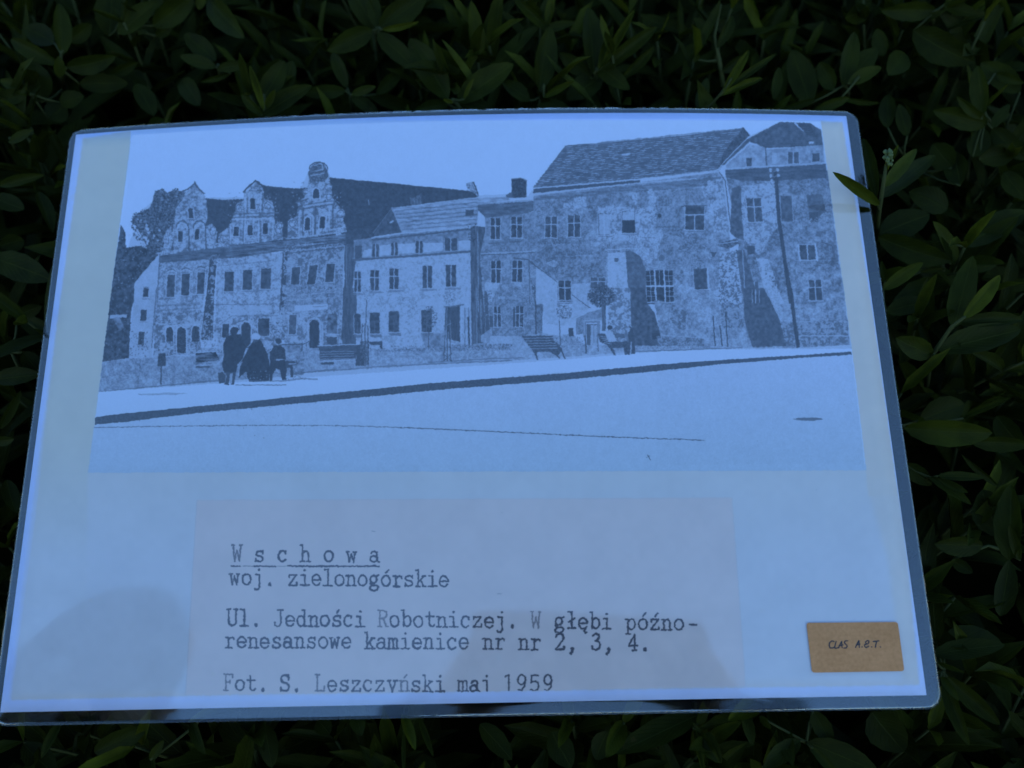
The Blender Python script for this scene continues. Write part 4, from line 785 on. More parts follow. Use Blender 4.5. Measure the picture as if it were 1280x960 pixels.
cr.color_ramp.elements[0].color = (.022, .028, .007, 1); cr.color_ramp.elements[1].color = (.05, .052, .016, 1); nt.links.new(tc.outputs['Object'], nz.inputs[0]); nt.links.new(nz.outputs[0], cr.inputs[0]); nt.links.new(cr.outputs[0], b.inputs['Base Color']); b.inputs['Roughness'].default_value = .7; b.inputs['Specular IOR Level'].default_value = .1
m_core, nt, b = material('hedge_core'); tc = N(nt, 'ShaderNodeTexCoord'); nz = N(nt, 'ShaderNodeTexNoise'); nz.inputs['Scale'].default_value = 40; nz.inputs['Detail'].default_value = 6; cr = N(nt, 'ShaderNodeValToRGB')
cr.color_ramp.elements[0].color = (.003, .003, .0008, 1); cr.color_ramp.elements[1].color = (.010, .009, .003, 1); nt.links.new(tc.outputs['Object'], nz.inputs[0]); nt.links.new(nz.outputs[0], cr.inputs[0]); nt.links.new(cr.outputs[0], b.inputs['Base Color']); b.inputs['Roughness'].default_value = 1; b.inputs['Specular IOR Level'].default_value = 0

NX, NY = 4, 6
def leaf_shape(seed, nx=NX, ny=NY):
    r = random.Random(seed); pw = r.uniform(.42, .52); cup = r.uniform(.10, .26); droop = r.uniform(-.10, .14); wv = r.uniform(0, .05); ph = r.uniform(0, 6); side = r.uniform(-.06, .06)
    vs = []; uv = []; fs = []
    for j in range(ny+1):
        t_ = (1-math.cos(math.pi*j/ny))/2; tt = t_**.92
        hw = .5*max(.02, math.sin(math.pi*min(1, tt**(.80+pw*.3)))**.62) if 0 < j < ny else (.035 if j == 0 else .012)
        for i in range(nx+1):
            s = 2*i/nx-1; x = s*hw+side*math.sin(math.pi*t_); y = t_
            z = cup*(abs(s)**1.3)*hw*.9+droop*math.sin(math.pi*t_*.8)-droop*.5*t_+wv*math.sin(ph+5*t_)*abs(s)*hw
            vs.append((x, y, z)); uv.append((i/nx, t_))
    for j in range(ny):
        for i in range(nx):
            a = j*(nx+1)+i; fs.append((a, a+1, a+nx+2, a+nx+1))
    return vs, fs, uv
LEAVES = []
for k in range(7):
    vs, fs, uv = leaf_shape(k); me = bpy.data.meshes.new('leaf'); me.from_pydata(vs, [], fs); me.materials.append(m_leaf)
    L = me.uv_layers.new(name='UVMap')
    for lp in me.loops: L.data[lp.index].uv = uv[lp.vertex_index]
    me.polygons.foreach_set('use_smooth', [True]*len(me.polygons)); me.update(); LEAVES.append(me)
def frame_m(base, tip, width, roll, nrm):
    y = tip-base; L_ = y.length; yn = y/L_; x = yn.cross(nrm)
    if x.length < 1e-4: x = yn.cross(Vector((1, 0, 0)))
    x.normalize(); z = x.cross(yn); q = Matrix.Rotation(roll, 3, yn); x = q @ x; z = q @ z
    return Matrix(((x.x*width, yn.x*L_, z.x*L_, base.x), (x.y*width, yn.y*L_, z.y*L_, base.y), (x.z*width, yn.z*L_, z.z*L_, base.z), (0, 0, 0, 1)))
def tube(pts, r0, r1, n=6):
    vs = []; fs = []
    for k, p in enumerate(pts):
        d = (pts[min(k+1, len(pts)-1)]-pts[max(k-1, 0)]).normalized(); a = d.cross(Vector((.3, .2, 1))).normalized(); c = d.cross(a); r = r0+(r1-r0)*k/(len(pts)-1)
        for i in range(n):
            g = 2*math.pi*i/n; vs.append(p+(a*math.cos(g)+c*math.sin(g))*r)
    for k in range(len(pts)-1):
        for i in range(n): fs.append((k*n+i, k*n+(i+1) % n, (k+1)*n+(i+1) % n, (k+1)*n+i))
    fs.append(tuple(range(n))[::-1]); fs.append(tuple(range((len(pts)-1)*n, len(pts)*n)))
    return vs, fs
hedge = empty('hedge', 'dark green privet hedge with dense oval leaves that carries the laminated page', 'hedge'); hedge.matrix_world = M
LEAFV = [np.array([v[:] for v in leaf_shape(k)[0]]) for k in range(7)]
def in_page(x, y, m_=.006): return abs(x-.001) < SW/2+m_ and abs(y+.001) < SH/2+m_
def settle(mat, k, clear=-.004):                 # a leaf that reaches under the page is pressed below it
    P = LEAFV[k] @ np.array(mat.to_3x3()).T+np.array(mat.translation)
    m_ = (np.abs(P[:, 0]-.001) < SW/2+.008) & (np.abs(P[:, 1]+.001) < SH/2+.008)
    if m_.any():
        top = P[m_, 2].max()
        if top > clear: mat = Matrix.Translation((0, 0, clear-top)) @ mat
    return mat
nleaf = 0
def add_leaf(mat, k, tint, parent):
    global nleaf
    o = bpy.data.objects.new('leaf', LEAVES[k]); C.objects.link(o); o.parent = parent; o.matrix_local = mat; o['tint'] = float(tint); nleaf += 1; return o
def add_twig(pts, r0, r1):
    vs, fs = tube(pts, r0, r1); return mesh('twig', vs, fs, m_stem, hedge)
HERO = [   # stem (px, py, z in mm) points; leaves: base px,py,z  tip px,py,z  width px  tint
 ([(1094,300,-30),(1099,262,-6),(1105,225,3),(1108,203,6)], [(1103,238,0,1086,163,-2,19,.5),(1105,234,1,1146,186,0,18,.75),(1102,248,-2,1169,194,-14,27,.35),(1099,256,1,1041,215,15,15,.9),(1108,214,4,1113,186,9,7,.9),(1108,214,4,1123,181,8,6,.85)]),
 ([(880,150,-22),(885,136,-7),(906,111,0),(914,98,3)], [(904,114,0,936,63,4,12,.7),(906,112,0,971,67,-3,10,.55),(900,120,-2,953,98,-6,12,.75),(874,141,-10,884,97,-12,18,.35)]),
 ([(904,108,-25),(899,75,-18),(893,45,-14),(901,5,-10)], [(896,55,-16,868,22,-14,16,.3),(896,60,-15,915,20,-16,15,.3),(902,90,-20,930,70,-24,16,.25),(873,75,-18,868,70,-16,12,.5)]),
 ([(748,118,-30),(744,98,-20),(746,86,-12)], [(742,92,-14,735,10,-8,30,.35),(750,88,-12,821,34,-8,20,.45),(752,84,-10,793,12,-2,12,.7),(748,88,-10,766,32,-4,12,.6),(744,80,-14,787,112,-12,24,.4),(738,96,-18,699,66,-14,22,.3),(752,95,-20,708,124,-20,34,.25),(778,98,-22,818,58,-18,14,.4)]),
 ([(676,140,-26),(676,120,-16),(680,106,-8)], [(674,112,-12,688,33,-6,33,.4),(678,38,-10,719,28,-6,13,.4),(662,126,-16,628,103,-14,22,.35),(680,122,-10,718,101,-4,10,.7),(650,68,-20,661,28,-14,22,.35),(672,134,-20,712,136,-18,24,.3),(684,34,-14,692,-12,-6,12,.75),(690,40,-10,640,-8,-10,14,.6)]),
 ([(582,152,-24),(576,136,-12),(566,124,-6)], [(572,128,-10,642,80,-4,36,.5),(560,124,-10,512,48,-8,40,.4),(560,130,-14,520,137,-12,18,.4),(574,130,-12,616,137,-12,26,.3),(580,124,-4,592,98,2,7,.85),(566,128,-4,554,124,0,6,.9),(580,98,-20,520,100,-22,40,.25),(572,95,-22,630,62,-20,34,.25)]),
 ([(474,64,-30),(470,42,-14),(474,34,-8)], [(465,38,-10,409,64,-6,28,.45),(472,42,-10,524,90,-10,26,.35),(468,36,-12,436,-16,-8,30,.3),(474,34,-10,534,-8,-8,34,.4),(478,37,-6,524,27,-2,9,.8),(470,34,-10,464,-14,-6,20,.35)]),
 ([(441,138,-26),(437,118,-14)], [(432,113,-12,378,116,-12,20,.35),(440,118,-8,470,108,-4,12,.55),(440,120,-14,474,142,-16,18,.3),(434,110,-14,416,66,-12,18,.35),(470,118,-20,505,84,-20,18,.3)]),
 ([(330,152,-22),(324,140,-10),(330,118,-4)], [(324,146,-10,390,107,-6,26,.45),(328,144,-8,302,118,-4,13,.5),(330,138,-4,312,82,2,10,.8),(332,136,-6,344,112,0,10,.75),(326,128,-14,356,76,-10,28,.4),(312,118,-16,352,74,-16,26,.35),(352,118,-20,366,76,-16,26,.3)]),
 ([(80,110,-28),(77,86,-12),(76,66,-6)], [(72,80,-10,14,49,-8,20,.45),(84,84,-10,145,70,-8,24,.42),(75,96,-6,73,70,0,14,.5),(52,128,-20,45,80,-16,36,.35),(68,54,-10,31,34,-10,28,.35),(78,68,-8,74,4,-2,22,.5),(86,52,-12,114,30,-10,20,.45),(100,105,-20,160,104,-22,24,.25)]),
 ([(150,45,-26),(148,30,-16)], [(148,42,-14,196,3,-10,26,.45),(192,32,-16,242,-6,-10,30,.4),(195,45,-20,215,30,-18,14,.35),(136,45,-20,140,-15,-14,40,.25),(138,95,-24,172,78,-20,14,.35)]),
 ([(278,100,-26),(272,80,-16)], [(270,84,-14,225,70,-14,17,.42),(270,76,-16,230,42,-16,26,.3),(272,86,-12,310,80,-10,14,.35),(288,92,-16,250,102,-16,8,.35),(262,0,-16,306,48,-12,30,.4),(248,12,-14,256,-12,-10,12,.6),(250,132,-16,228,100,-20,26,.25)]),
 ([(0,118,-20),(38,117,-12)], [(35,118,-12,-12,128,-12,20,.5),(38,118,-10,0,100,-12,16,.6),(75,128,-20,105,120,-18,22,.35),(60,148,-24,82,130,-24,30,.2),(185,158,-16,206,150,-18,18,.35),(192,145,-24,170,105,-22,26,.25)]),
 ([(20,185,-22),(12,172,-14)], [(12,178,-12,42,162,-8,12,.55),(0,232,-14,56,219,-8,14,.5),(48,240,-16,66,292,-16,18,.3),(30,262,-22,-10,246,-22,24,.25),(30,300,-22,0,308,-20,24,.25),(-8,322,-18,64,350,-16,36,.25)]),
 ([(30,470,-26),(14,440,-18)], [(28,440,-14,55,470,-20,24,.2),(-6,474,-16,52,468,-14,24,.25),(0,536,-12,26,488,-8,12,.45),(-6,552,-14,18,548,-12,14,.35),(22,395,-20,52,382,-18,18,.25),(8,600,-20,20,640,-20,20,.2)]),
 ([(1158,482,-30),(1164,445,-12),(1190,408,-4),(1206,396,0)], [(1192,410,-6,1216,320,-2,32,.55),(1204,398,-2,1250,344,2,20,.8),(1172,438,-10,1276,412,-6,38,.45),(1168,442,-8,1123,420,-2,30,.7),(1196,404,-8,1278,400,-8,20,.4),(1163,440,-12,1150,402,-16,12,.3)]),
 ([(1098,380,-30),(1104,360,-16)], [(1104,362,-8,1154,328,-2,18,.7),(1106,352,-12,1102,326,-10,8,.6),(1108,390,-16,1162,377,-14,26,.4),(1098,296,-16,1188,326,-14,34,.35),(1100,292,-20,1162,268,-20,40,.35),(1150,340,-20,1182,336,-18,6,.5),(1184,262,-22,1136,240,-22,34,.25)]),
 ([(1180,345,-30),(1172,300,-22)], [(1205,308,-20,1284,264,-16,36,.35),(1188,330,-16,1166,292,-16,18,.5),(1255,215,-20,1285,250,-18,24,.4),(1206,338,-20,1246,330,-18,14,.45),(1264,355,-14,1285,358,-12,18,.3)]),
 ([(1120,534,-16),(1134,535,-10)], [(1131,535,-10,1240,541,-6,37,.6),(1214,552,-14,1290,556,-10,22,.4),(1204,523,-8,1264,497,0,8,.6),(1150,525,-20,1205,505,-20,44,.25),(1246,520,-18,1278,560,-18,30,.25)]),
 ([(1140,585,-26),(1162,597,-16)], [(1162,596,-14,1214,631,-10,14,.55),(1172,595,-12,1232,597,-8,13,.5),(1176,600,-12,1210,616,-8,10,.65),(1248,608,-14,1202,568,-12,9,.45),(1130,580,-18,1165,606,-18,24,.35),(1262,700,-18,1264,606,-12,34,.5),(1228,682,-14,1168,680,-12,28,.5),(1252,670,-22,1228,612,-20,46,.2)]),
 ([(1262,690,-22),(1235,682,-16)], [(1275,700,-16,1262,655,-10,12,.5),(1190,700,-18,1216,716,-16,16,.3),(1262,640,-16,1284,620,-12,20,.4)]),
 ([(1164,842,-20),(1180,838,-14)], [(1166,818,-14,1256,806,-10,27,.35),(1170,802,-16,1166,734,-14,26,.35),(1172,828,-10,1206,841,-4,6,.7),(1180,846,-10,1212,932,-6,18,.5),(1184,846,-14,1250,906,-12,22,.35),(1176,846,-8,1199,876,-2,10,.7),(1182,795,-20,1252,804,-20,34,.22),(1250,770,-22,1262,700,-18,26,.25)]),
 ([(1012,905,-24),(1008,928,-14)], [(1000,926,-12,954,962,-10,24,.35),(1010,928,-14,1098,966,-12,38,.35),(950,896,-10,964,911,-4,10,.7),(1016,888,-14,1040,932,-14,24,.3),(1016,935,-6,1050,972,-2,12,.6),(884,915,-8,902,954,-4,20,.55),(930,888,-14,941,932,-12,16,.45),(1090,890,-18,1130,940,-18,50,.18)]),
 ([(868,880,-22),(866,905,-14)], [(876,892,-14,768,942,-12,36,.4),(872,912,-10,900,954,-4,18,.65),(872,905,-12,886,884,-8,12,.55),(868,912,-10,880,970,-6,9,.7),(690,915,-16,714,960,-14,36,.25),(760,914,-18,745,950,-18,30,.2)]),
 ([(508,885,-20),(506,900,-12)], [(503,893,-10,519,938,-4,15,.8),(524,897,-12,542,946,-8,9,.5),(505,915,-12,505,970,-8,6,.6),(600,905,-18,640,950,-18,30,.2),(300,890,-16,330,940,-16,26,.3)]),
 ([(250,890,-20),(246,905,-12)], [(240,900,-12,257,944,-8,14,.45),(76,902,-12,52,948,-8,12,.45),(118,940,-16,186,908,-14,28,.3),(188,950,-14,205,925,-12,12,.35),(398,900,-18,412,918,-16,24,.35),(446,888,-12,452,920,-8,22,.5),(30,930,-20,70,968,-18,30,.2),(330,905,-18,340,960,-18,26,.2)]),
 ([(1165,30,-20),(1168,14,-12)], [(1168,12,-12,1101,13,-8,24,.45),(1180,6,-12,1222,18,-8,16,.4),(1142,38,-16,1218,78,-12,38,.35),(1086,15,-20,1056,22,-18,24,.3),(1105,70,-16,1096,36,-14,20,.45),(1130,66,-18,1110,94,-14,30,.4)]),
 ([(1060,118,-26),(1056,106,-16),(1074,96,-8)], [(1054,108,-14,1068,40,-8,24,.5),(1066,98,-16,1096,60,-12,28,.45),(1042,112,-18,1024,78,-16,24,.4),(1012,130,-22,990,62,-18,36,.3),(1060,105,-10,1102,84,-6,18,.6),(1052,122,-10,1100,128,-8,8,.4),(1018,138,-6,1062,122,-4,14,.45),(976,138,-8,1020,124,-6,10,.45),(968,125,-20,974,84,-16,14,.5)]),
 ([(1254,172,-28),(1232,145,-16),(1224,120,-10)], [(1234,155,-16,1166,138,-12,28,.45),(1228,145,-12,1222,82,-6,22,.55),(1226,148,-10,1196,120,-6,12,.6),(1240,160,-18,1284,200,-18,24,.35),(1240,160,-14,1262,130,-12,14,.4),(1225,200,-20,1270,185,-18,28,.35),(1216,196,-20,1230,160,-18,28,.3),(1275,115,-16,1226,78,-16,28,.35),(1244,92,-14,1280,104,-12,12,.4)]),
 ([(1150,215,-30),(1130,195,-22)], [(1134,170,-16,1124,130,-14,18,.4),(1110,160,-18,1110,118,-20,22,.3),(1190,210,-22,1166,180,-22,34,.3),(1200,232,-18,1190,190,-24,30,.2)]),
]
r = random.Random(3)
for stem, lv in HERO:
    pts = [at(a, b_, z/1000) for a, b_, z in stem]
    tw = add_twig(pts, .0011, .0005)
    for bx, by, bz, tx, ty, tz, wp, tint in lv:
        A = at(bx, by, bz/1000); B_ = at(tx, ty, tz/1000); w_ = .86*wp/FPX*(A-CAM).length; k = r.randrange(7)
        mt = frame_m(A, B_, w_, r.uniform(-.35, .35), (CAM-A).normalized())
        if (bx, by) != (1099, 256): mt = settle(mt, k)
        add_leaf(mt, k, tint*.9+r.uniform(-.08, .08), tw)
        # petiole from the leaf base towards the stem
    # stalks join the leaves to their twig
    vs = []; fs = []
    for bx, by, bz, tx, ty, tz, wp, tint in lv:
        A = at(bx, by, bz/1000); q = min(pts, key=lambda p: (p-A).length)
        if .002 < (q-A).length < .02:
            a_, f_ = tube([A, (A+q)/2-Vector((0, 0, .001)), q], .0004, .0005, 5); k = len(vs); vs += a_; fs += [tuple(i+k for i in f) for f in f_]
    if vs: mesh('leaf_stalks', vs, fs, m_stem, tw, kind='stuff')
# flower buds on the shoot by the upper right corner
vs = []; fs = []
for i in range(26):
    c = at(1110+r.uniform(-5, 5), 197+r.uniform(-9, 9), .006+r.uniform(0, .004)); q = .0008
    k = len(vs); vs += [c+Vector(v)*q for v in ((1,0,0),(-1,0,0),(0,1.4,0),(0,-1.4,0),(0,0,1),(0,0,-1))]; fs += [tuple(k+j for j in f) for f in ((0,2,4),(2,1,4),(1,3,4),(3,0,4),(2,0,5),(1,2,5),(3,1,5),(0,3,5))]
m_bud, nt, b = material('flower_bud'); b.inputs['Base Color'].default_value = (.07, .09, .02, 1); b.inputs['Roughness'].default_value = .7
mesh('flower_bud', vs, fs, m_bud, hedge, kind='stuff')
# random shoots: leaves in opposite pairs round a stem, growing up and out of the hedge
UPL = Vector((0, math.sin(TAU), math.cos(TAU)))
def shoot(root, d, n, scale, r):
    a = d.cross(Vector((r.uniform(-1, 1), r.uniform(-1, 1), r.uniform(-1, 1)))).normalized(); out_ = []; p = root.copy(); pts = [p.copy()]; dd = d.copy()
    for i in range(n):
        dd = (dd+Vector((r.uniform(-.1, .1), r.uniform(-.1, .1), r.uniform(-.1, .1)))+UPL*.05).normalized()
        p = p+dd*scale*r.uniform(.011, .016); pts.append(p.copy())
        a = dd.cross(a).normalized(); f = i/(n-1)
        L_ = scale*(.042-.018*f)*r.uniform(.75, 1.15); ang = math.radians(72-34*f+r.uniform(-14, 10))
        for s in (1, -1):
            if r.random() < .05: continue
            v = (dd*math.cos(ang)+a*s*math.sin(ang)+Vector((r.uniform(-.15, .15),)*3)).normalized()
            out_.append((p.copy(), p+v*L_*r.uniform(.85, 1.1), L_*r.uniform(.25, .35)*(1-.25*f), r.uniform(-.3, .3), dd.copy(), f))
    return pts, out_
def sway(r, k=.55): return (Vector((r.uniform(-k, k), r.uniform(-k, k), 1))*.7+UPL*.5).normalized()
allV = []; allT = []; allUV = []; base = 0; TIN = []
lowS = [leaf_shape(k+20, 4, 3) for k in range(5)]; lowV = [np.array(s[0], np.float32) for s in lowS]; lowF = np.array(lowS[0][1]); lowU = np.array(lowS[0][2], np.float32)
SV = []; SF = []; cnt = 0
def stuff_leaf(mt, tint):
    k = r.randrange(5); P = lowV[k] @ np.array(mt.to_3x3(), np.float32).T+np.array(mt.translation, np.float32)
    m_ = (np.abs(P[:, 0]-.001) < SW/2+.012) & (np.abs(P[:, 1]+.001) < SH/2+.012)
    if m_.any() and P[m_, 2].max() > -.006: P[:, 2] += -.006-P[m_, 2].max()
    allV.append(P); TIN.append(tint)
def view(p):
    x, y = project(p.x, p.y, p.z); return x, y
def hid(x, y, m_=0):                            # covered by the page in the picture
    return mask_in(x, y)
pq = [(93,169),(1056,146),(1158,870),(3,888)]
def mask_in(x, y):
    c = False
    for i in range(4):
        (x1, y1), (x2, y2) = pq[i], pq[i-1]
        if (y1 > y) != (y2 > y) and x < (x2-x1)*(y-y1)/(y2-y1)+x1: c = not c
    return c
cand = []
for k in range(1400):                          # the stretch of hedge round the page
    x, y = r.uniform(-.46, .46), r.uniform(-.33, .42)
    under = in_page(x, y, -.015)
    if under and r.random() < .6: continue
    tip = r.uniform(-.05, -.004)*(1.0 if not under else 1.5)-(.02 if under else 0)
    n = r.choice((4, 5, 5, 6)); sc = r.uniform(.8, 1.15); d = sway(r)
    root = Vector((x, y, tip))-d*(.012*n*sc+.012)
    cand.append(shoot(root, d, n, sc, r))
for k in range(1700):                          # farther along the hedge
    x, y = r.uniform(-1.3, 1.3), r.uniform(-.42, 1.5)
    if abs(x) < .44 and -.31 < y < .40: continue
    d = sway(r); n = 5; root = Vector((x, y, r.uniform(-.05, -.004)))-d*.07; cand.append(shoot(root, d, n, r.uniform(.9, 1.2), r))
Mi0 = M.inverted(); edge = M @ Vector((0, -.46, -.10))
for k in range(900):                           # the upright front of the hedge below the page
    q = Vector((r.uniform(-1.3, 1.3), edge.y-r.uniform(-.02, .03), r.uniform(.05, edge.z+.03))); d = (Mi0.to_3x3() @ Vector((r.uniform(-.5, .5), -1, r.uniform(.1, .8)))).normalized()
    root = Mi0 @ q; cand.append(shoot(root-d*.02, d, 5, r.uniform(.9, 1.2), r))
def score(c):
    p = c[0][-1]; x, y = view(p)
    if not (-20 < x < 1300 and -20 < y < 980) or mask_in(x, y): return -1e9
    return p.z
order = sorted(range(len(cand)), key=lambda i: -score(cand[i])); own = set(order[:16])
for i, (pts, lv) in enumerate(cand):
    sep = i in own and nleaf+len(lv) <= 298
    if sep: tw = add_twig(pts, .0010, .0005)
    else:
        a_, f_ = tube([pts[0], pts[len(pts)//2], pts[-1]], .0010, .0005, 4); k = len(SV); SV += a_; SF += [tuple(j+k for j in f) for f in f_]
    for A, B_, w_, roll, nrm, f in lv:
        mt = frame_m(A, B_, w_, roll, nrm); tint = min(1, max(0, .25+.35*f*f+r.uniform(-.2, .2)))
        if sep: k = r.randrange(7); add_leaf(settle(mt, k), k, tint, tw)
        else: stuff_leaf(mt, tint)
n = len(allV); V = np.concatenate(allV); F = (lowF[None]+(np.arange(n)*len(lowV[0]))[:, None, None]).reshape(-1, 4)
me = bpy.data.meshes.new('foliage'); me.vertices.add(len(V)); me.vertices.foreach_set('co', V.astype(np.float32).ravel())
me.loops.add(F.size); me.loops.foreach_set('vertex_index', F.astype(np.int32).ravel()); me.polygons.add(len(F)); me.polygons.foreach_set('loop_start', np.arange(0, F.size, 4, dtype=np.int32))
L = me.uv_layers.new(name='UVMap'); L.data.foreach_set('uv', np.tile(lowU, (n, 1))[F.ravel()].ravel())
at_ = me.attributes.new('tint', 'FLOAT', 'POINT'); at_.data.foreach_set('value', np.repeat(np.array(TIN, np.float32), len(lowV[0])))
me.materials.append(m_leafs); me.polygons.foreach_set('use_smooth', [True]*len(F)); me.update(calc_edges=True); me.validate()
fo = bpy.data.objects.new('foliage', me); C.objects.link(fo); fo.parent = hedge; fo['kind'] = 'stuff'
mesh('branches', SV, SF, m_stem, hedge, kind='stuff')
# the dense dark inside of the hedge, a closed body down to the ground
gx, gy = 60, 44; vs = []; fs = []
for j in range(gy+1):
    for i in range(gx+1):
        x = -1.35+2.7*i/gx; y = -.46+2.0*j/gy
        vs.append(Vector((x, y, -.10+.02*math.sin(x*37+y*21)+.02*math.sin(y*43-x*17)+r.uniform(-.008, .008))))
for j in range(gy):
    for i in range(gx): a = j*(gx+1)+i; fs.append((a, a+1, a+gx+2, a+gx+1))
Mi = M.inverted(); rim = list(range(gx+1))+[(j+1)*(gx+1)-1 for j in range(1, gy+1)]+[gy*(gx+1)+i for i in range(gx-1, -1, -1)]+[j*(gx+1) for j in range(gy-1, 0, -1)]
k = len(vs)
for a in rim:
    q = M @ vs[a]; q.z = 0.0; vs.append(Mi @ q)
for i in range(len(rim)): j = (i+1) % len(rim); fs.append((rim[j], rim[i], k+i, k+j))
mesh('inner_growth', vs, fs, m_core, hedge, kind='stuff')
# ---------------------------------------------------------------- ground
m_gr, nt, b = material('grass_ground'); tc = N(nt, 'ShaderNodeTexCoord'); nz = N(nt, 'ShaderNodeTexNoise'); nz.inputs['Scale'].default_value = 30; nz.inputs['Detail'].default_value = 8; cr = N(nt, 'ShaderNodeValToRGB')
cr.color_ramp.elements[0].color = (.03, .04, .012, 1); cr.color_ramp.elements[1].color = (.08, .09, .03, 1); nt.links.new(tc.outputs['Object'], nz.inputs[0]); nt.links.new(nz.outputs[0], cr.inputs[0]); nt.links.new(cr.outputs[0], b.inputs['Base Color']); b.inputs['Roughness'].default_value = 1
mesh('ground', [(-60,-60,0),(60,-60,0),(60,60,0),(-60,60,0)], [(0,1,2,3)], m_gr, kind='structure')
# ---------------------------------------------------------------- the person who leans over the page with a phone (mirrored in the film)
def cloth(name, col, rough=.9):
    m, nt, b = material(name); tc = N(nt, 'ShaderNodeTexCoord'); nz = N(nt, 'ShaderNodeTexNoise'); nz.inputs['Scale'].default_value = 60; nz.inputs['Detail'].default_value = 6
    cr = N(nt, 'ShaderNodeValToRGB'); cr.color_ramp.elements[0].color = tuple(c*.7 for c in col)+(1,); cr.color_ramp.elements[1].color = tuple(c*1.3 for c in col)+(1,)
    nt.links.new(tc.outputs['Object'], nz.inputs[0]); nt.links.new(nz.outputs[0], cr.inputs[0]); nt.links.new(cr.outputs[0], b.inputs['Base Color']); b.inputs['Roughness'].default_value = rough; return m
m_skin = cloth('skin', (.42, .27, .20), .6); m_jack = cloth('dark_jacket', (.035, .035, .04)); m_jean = cloth('dark_trousers', (.03, .04, .06)); m_hair = cloth('brown_hair', (.03, .02, .014), .6); m_shoe = cloth('shoe_leather', (.03, .02, .015), .5)
Lw = lambda x, y, z: M @ Vector((x, y, z))
person = empty('person', 'person in a dark jacket bending over the page with a phone in both hands', 'person')
PV = []; PE = []; PR = []
def jt(p, r, parent=None):
    PV.append(Vector(p)); PR.append(r if isinstance(r, tuple) else (r, r))
    if parent is not None: PE.append((parent, len(PV)-1))
    return len(PV)-1
pel = jt((-.22,-.86,.92), (.15,.12)); sp1 = jt((-.235,-.80,1.02), (.14,.11), pel); sp2 = jt((-.25,-.68,1.13), (.16,.12), sp1); nk0 = jt((-.275,-.55,1.19), (.11,.09), sp2)
nk = jt((-.295,-.46,1.215), .052, nk0); hd0 = jt((-.308,-.40,1.218), .062, nk); hd1 = jt((-.309,-.355,1.243), .064, hd0); hd2 = jt((-.309,-.325,1.272), .05, hd1)
def hand(w0, dirv, nrm, parent, side):          # wrist, pointing direction, palm normal
    f = dirv.normalized(); s = f.cross(nrm).normalized()*side; nrm = nrm.normalized()
    pm = jt(w0+f*.045, (.033, .018), parent); kn = jt(w0+f*.085, (.036, .015), pm)
    for q, (o, L_) in enumerate(((-.029,.070),(-.010,.080),(.010,.076),(.028,.060))):
        k0 = jt(w0+f*.088+s*o, .0095, kn); k1 = jt(w0+f*(.088+L_*.42)+s*o*1.05+nrm*.010, .0088, k0); k2 = jt(w0+f*(.088+L_*.66)+s*o*1.05+nrm*.026, .008, k1); jt(w0+f*(.088+L_*.72)+s*o+nrm*.042, .007, k2)
    t0 = jt(w0+f*.030-s*.030+nrm*.006, .013, pm); t1 = jt(w0+f*.058-s*.044+nrm*.018, .011, t0); jt(w0+f*.080-s*.040+nrm*.032, .009, t1)
PH = CAM-FWD*.048+RIGHT*.042-UP*.040            # phone centre, page axes: behind the lens
def phw(a, b_, c): return M @ (PH+RIGHT*a+UP*b_-FWD*c)
Rt = (M.to_3x3() @ RIGHT).normalized(); Ut = (M.to_3x3() @ UP).normalized(); Bk = -(M.to_3x3() @ FWD).normalized()
for side, ex in ((-1, (-.36,-.62,.93)), (1, (.20,-.70,.96))):
    sh = jt((-.255+side*.19,-.60,1.16), .062, sp2); el = jt(ex, .046, sh)
    wr0 = phw(side*.125, -.105, .045); mid = (Vector(ex)+wr0)/2; fa = jt(mid, .042, el); wr = jt(wr0, (.028, .022), fa)
    hand(wr0, (phw(side*.066, -.020, .030)-wr0), -Rt*side*.2-Bk if side == 1 else Rt*.2-Bk, wr, side)
for side in (-1, 1):
    hp = jt((-.22+side*.10,-.88,.86), .10, pel); kn_ = jt((-.22+side*.12,-.84,.47), .062, hp); cf = jt((-.22+side*.12,-.88,.30), .058, kn_); an = jt((-.22+side*.12,-.90,.09), .04, cf); tl_ = jt((-.22+side*.13,-.84,.04), .040, an); jt((-.22+side*.14,-.70,.032), .034, tl_)
me = bpy.data.meshes.new('body'); me.from_pydata([tuple(v) for v in PV], PE, []); ob = bpy.data.objects.new('body', me); C.objects.link(ob)
sk = ob.modifiers.new('skin', 'SKIN'); sv = me.skin_vertices[0].data
for i, rr in enumerate(PR): sv[i].radius = rr
sv[0].use_root = True; ss = ob.modifiers.new('sub', 'SUBSURF'); ss.levels = ss.render_levels = 2
dg = bpy.context.evaluated_depsgraph_get(); bm_ = bpy.data.meshes.new_from_object(ob.evaluated_get(dg)); ob.modifiers.clear(); ob.data = bm_; ob.parent = person
for m_ in (m_skin, m_jack, m_jean, m_shoe): bm_.materials.append(m_)
lw_ = phw(-.135, -.075, .035); rw_ = phw(.135, -.075, .035)
for p in bm_.polygons:
    c = p.center; p.use_smooth = True
    if (c.y > -.475 and c.z > 1.19 and c.x < -.2) or (c-phw(0, 0, .02)).length < .135: p.material_index = 0
    elif c.z < .10: p.material_index = 3
    elif c.z < .93 and c.y < -.72: p.material_index = 2
    else: p.material_index = 1
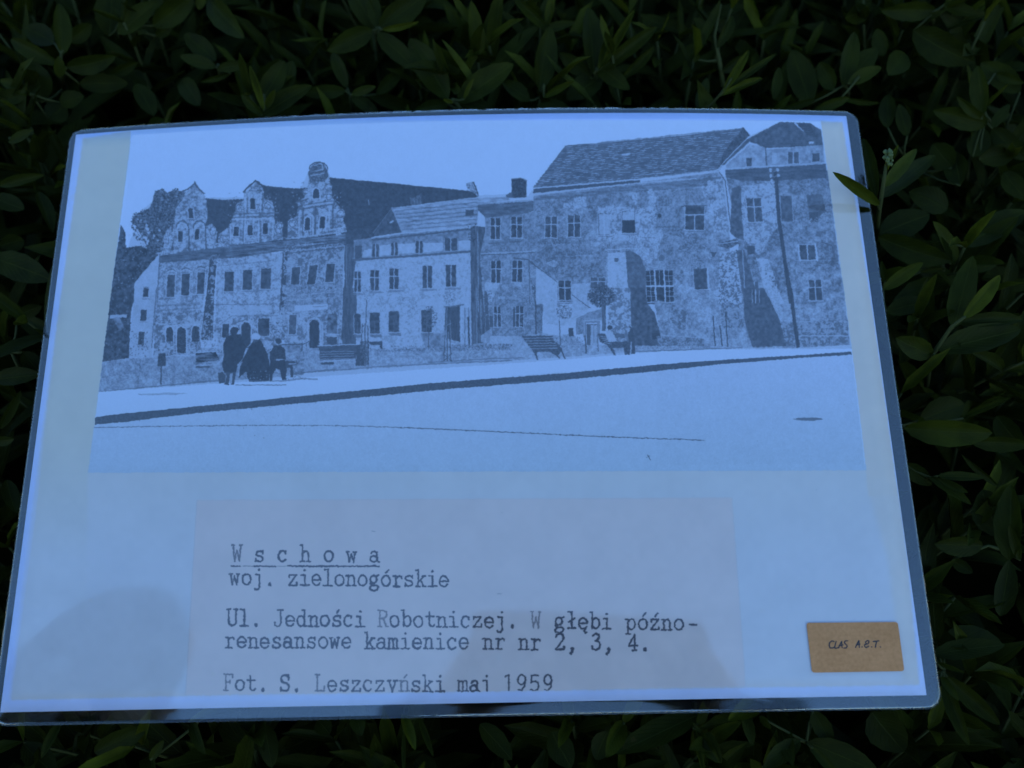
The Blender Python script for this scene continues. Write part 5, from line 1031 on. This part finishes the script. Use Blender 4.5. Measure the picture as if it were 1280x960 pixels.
def ball(name, c, rx, ry, rz, mat, parent, seed=0, rough=.0, cut=None, ax=None):
    rr = random.Random(seed); vs = []; fs = []; n, m_ = 20, 12
    for j in range(m_+1):
        th = math.pi*j/m_
        for i in range(n):
            ph = 2*math.pi*i/n; k = 1+rr.uniform(-rough, rough); v = Vector((rx*math.sin(th)*math.cos(ph), ry*math.sin(th)*math.sin(ph), rz*math.cos(th)))*k
            vs.append(c+(ax @ v if ax else v))
    for j in range(m_):
        for i in range(n): fs.append((j*n+i, (j+1)*n+i, (j+1)*n+(i+1) % n, j*n+(i+1) % n))
    return mesh(name, vs, fs, mat, parent)
H0 = Vector((-.309,-.352,1.247)); face = (M @ Vector((-.05,-.05,0))-H0).normalized(); hx = face.cross(Vector((0, 0, 1))).normalized(); hu = hx.cross(face); A3 = Matrix((hx, face, hu)).transposed()
bd = ball('hair', H0-face*.016+hu*.022, .068, .078, .075, m_hair, person, 4, .05, ax=A3)
hd_ = [((-.031,.075,.005), .012, 'eye'), ((.031,.075,.005), .012, 'eye')]
m_eye = cloth('eye', (.3, .3, .3), .2)
for (a, b_, c), rr, nm in hd_: ball(nm, H0+A3 @ Vector((a, b_, c)), rr, rr, rr, m_eye, person)
ball('nose', H0+A3 @ Vector((0, .092, -.018)), .011, .018, .018, m_skin, person); ball('mouth', H0+A3 @ Vector((0, .076, -.046)), .022, .008, .007, cloth('lips', (.35, .14, .12), .5), person)
for s in (-1, 1): ball('ear', H0+A3 @ Vector((s*.077, 0, -.005)), .009, .018, .028, m_skin, person)
m_ph, nt, b = material('phone_shell'); b.inputs['Base Color'].default_value = (.02, .02, .022, 1); b.inputs['Roughness'].default_value = .35
def slab(name, cx, cy, w_, h, t0, t1, mat, parent, r_=.008):
    vs = []; ring = []
    for sx, sy, a0 in ((1,1,0),(-1,1,90),(-1,-1,180),(1,-1,270)):
        for k in range(5):
            a = math.radians(a0+22.5*k); ring.append((cx+sx*(w_/2-r_)+r_*math.cos(a), cy+sy*(h/2-r_)+r_*math.sin(a)))
    n = len(ring)
    for t_ in (t0, t1): vs += [phw(a, b_, t_) for a, b_ in ring]
    return mesh(name, vs, [tuple(range(n))[::-1], tuple(range(n, 2*n))]+[(i, (i+1) % n, n+(i+1) % n, n+i) for i in range(n)], mat, parent, smooth=False)
phone = empty('phone', 'black phone held sideways over the page by both hands', 'phone')
slab('shell', 0, 0, .160, .076, 0, .0075, m_ph, phone); slab('lens', -.0403, .027, .014, .014, -.0012, .0001, m_ph, phone, .0065)
m_scr, nt, b = material('phone_screen'); b.inputs['Base Color'].default_value = (.01, .01, .012, 1); b.inputs['Roughness'].default_value = .1
slab('screen', 0, 0, .150, .070, .0074, .0079, m_scr, phone, .006)
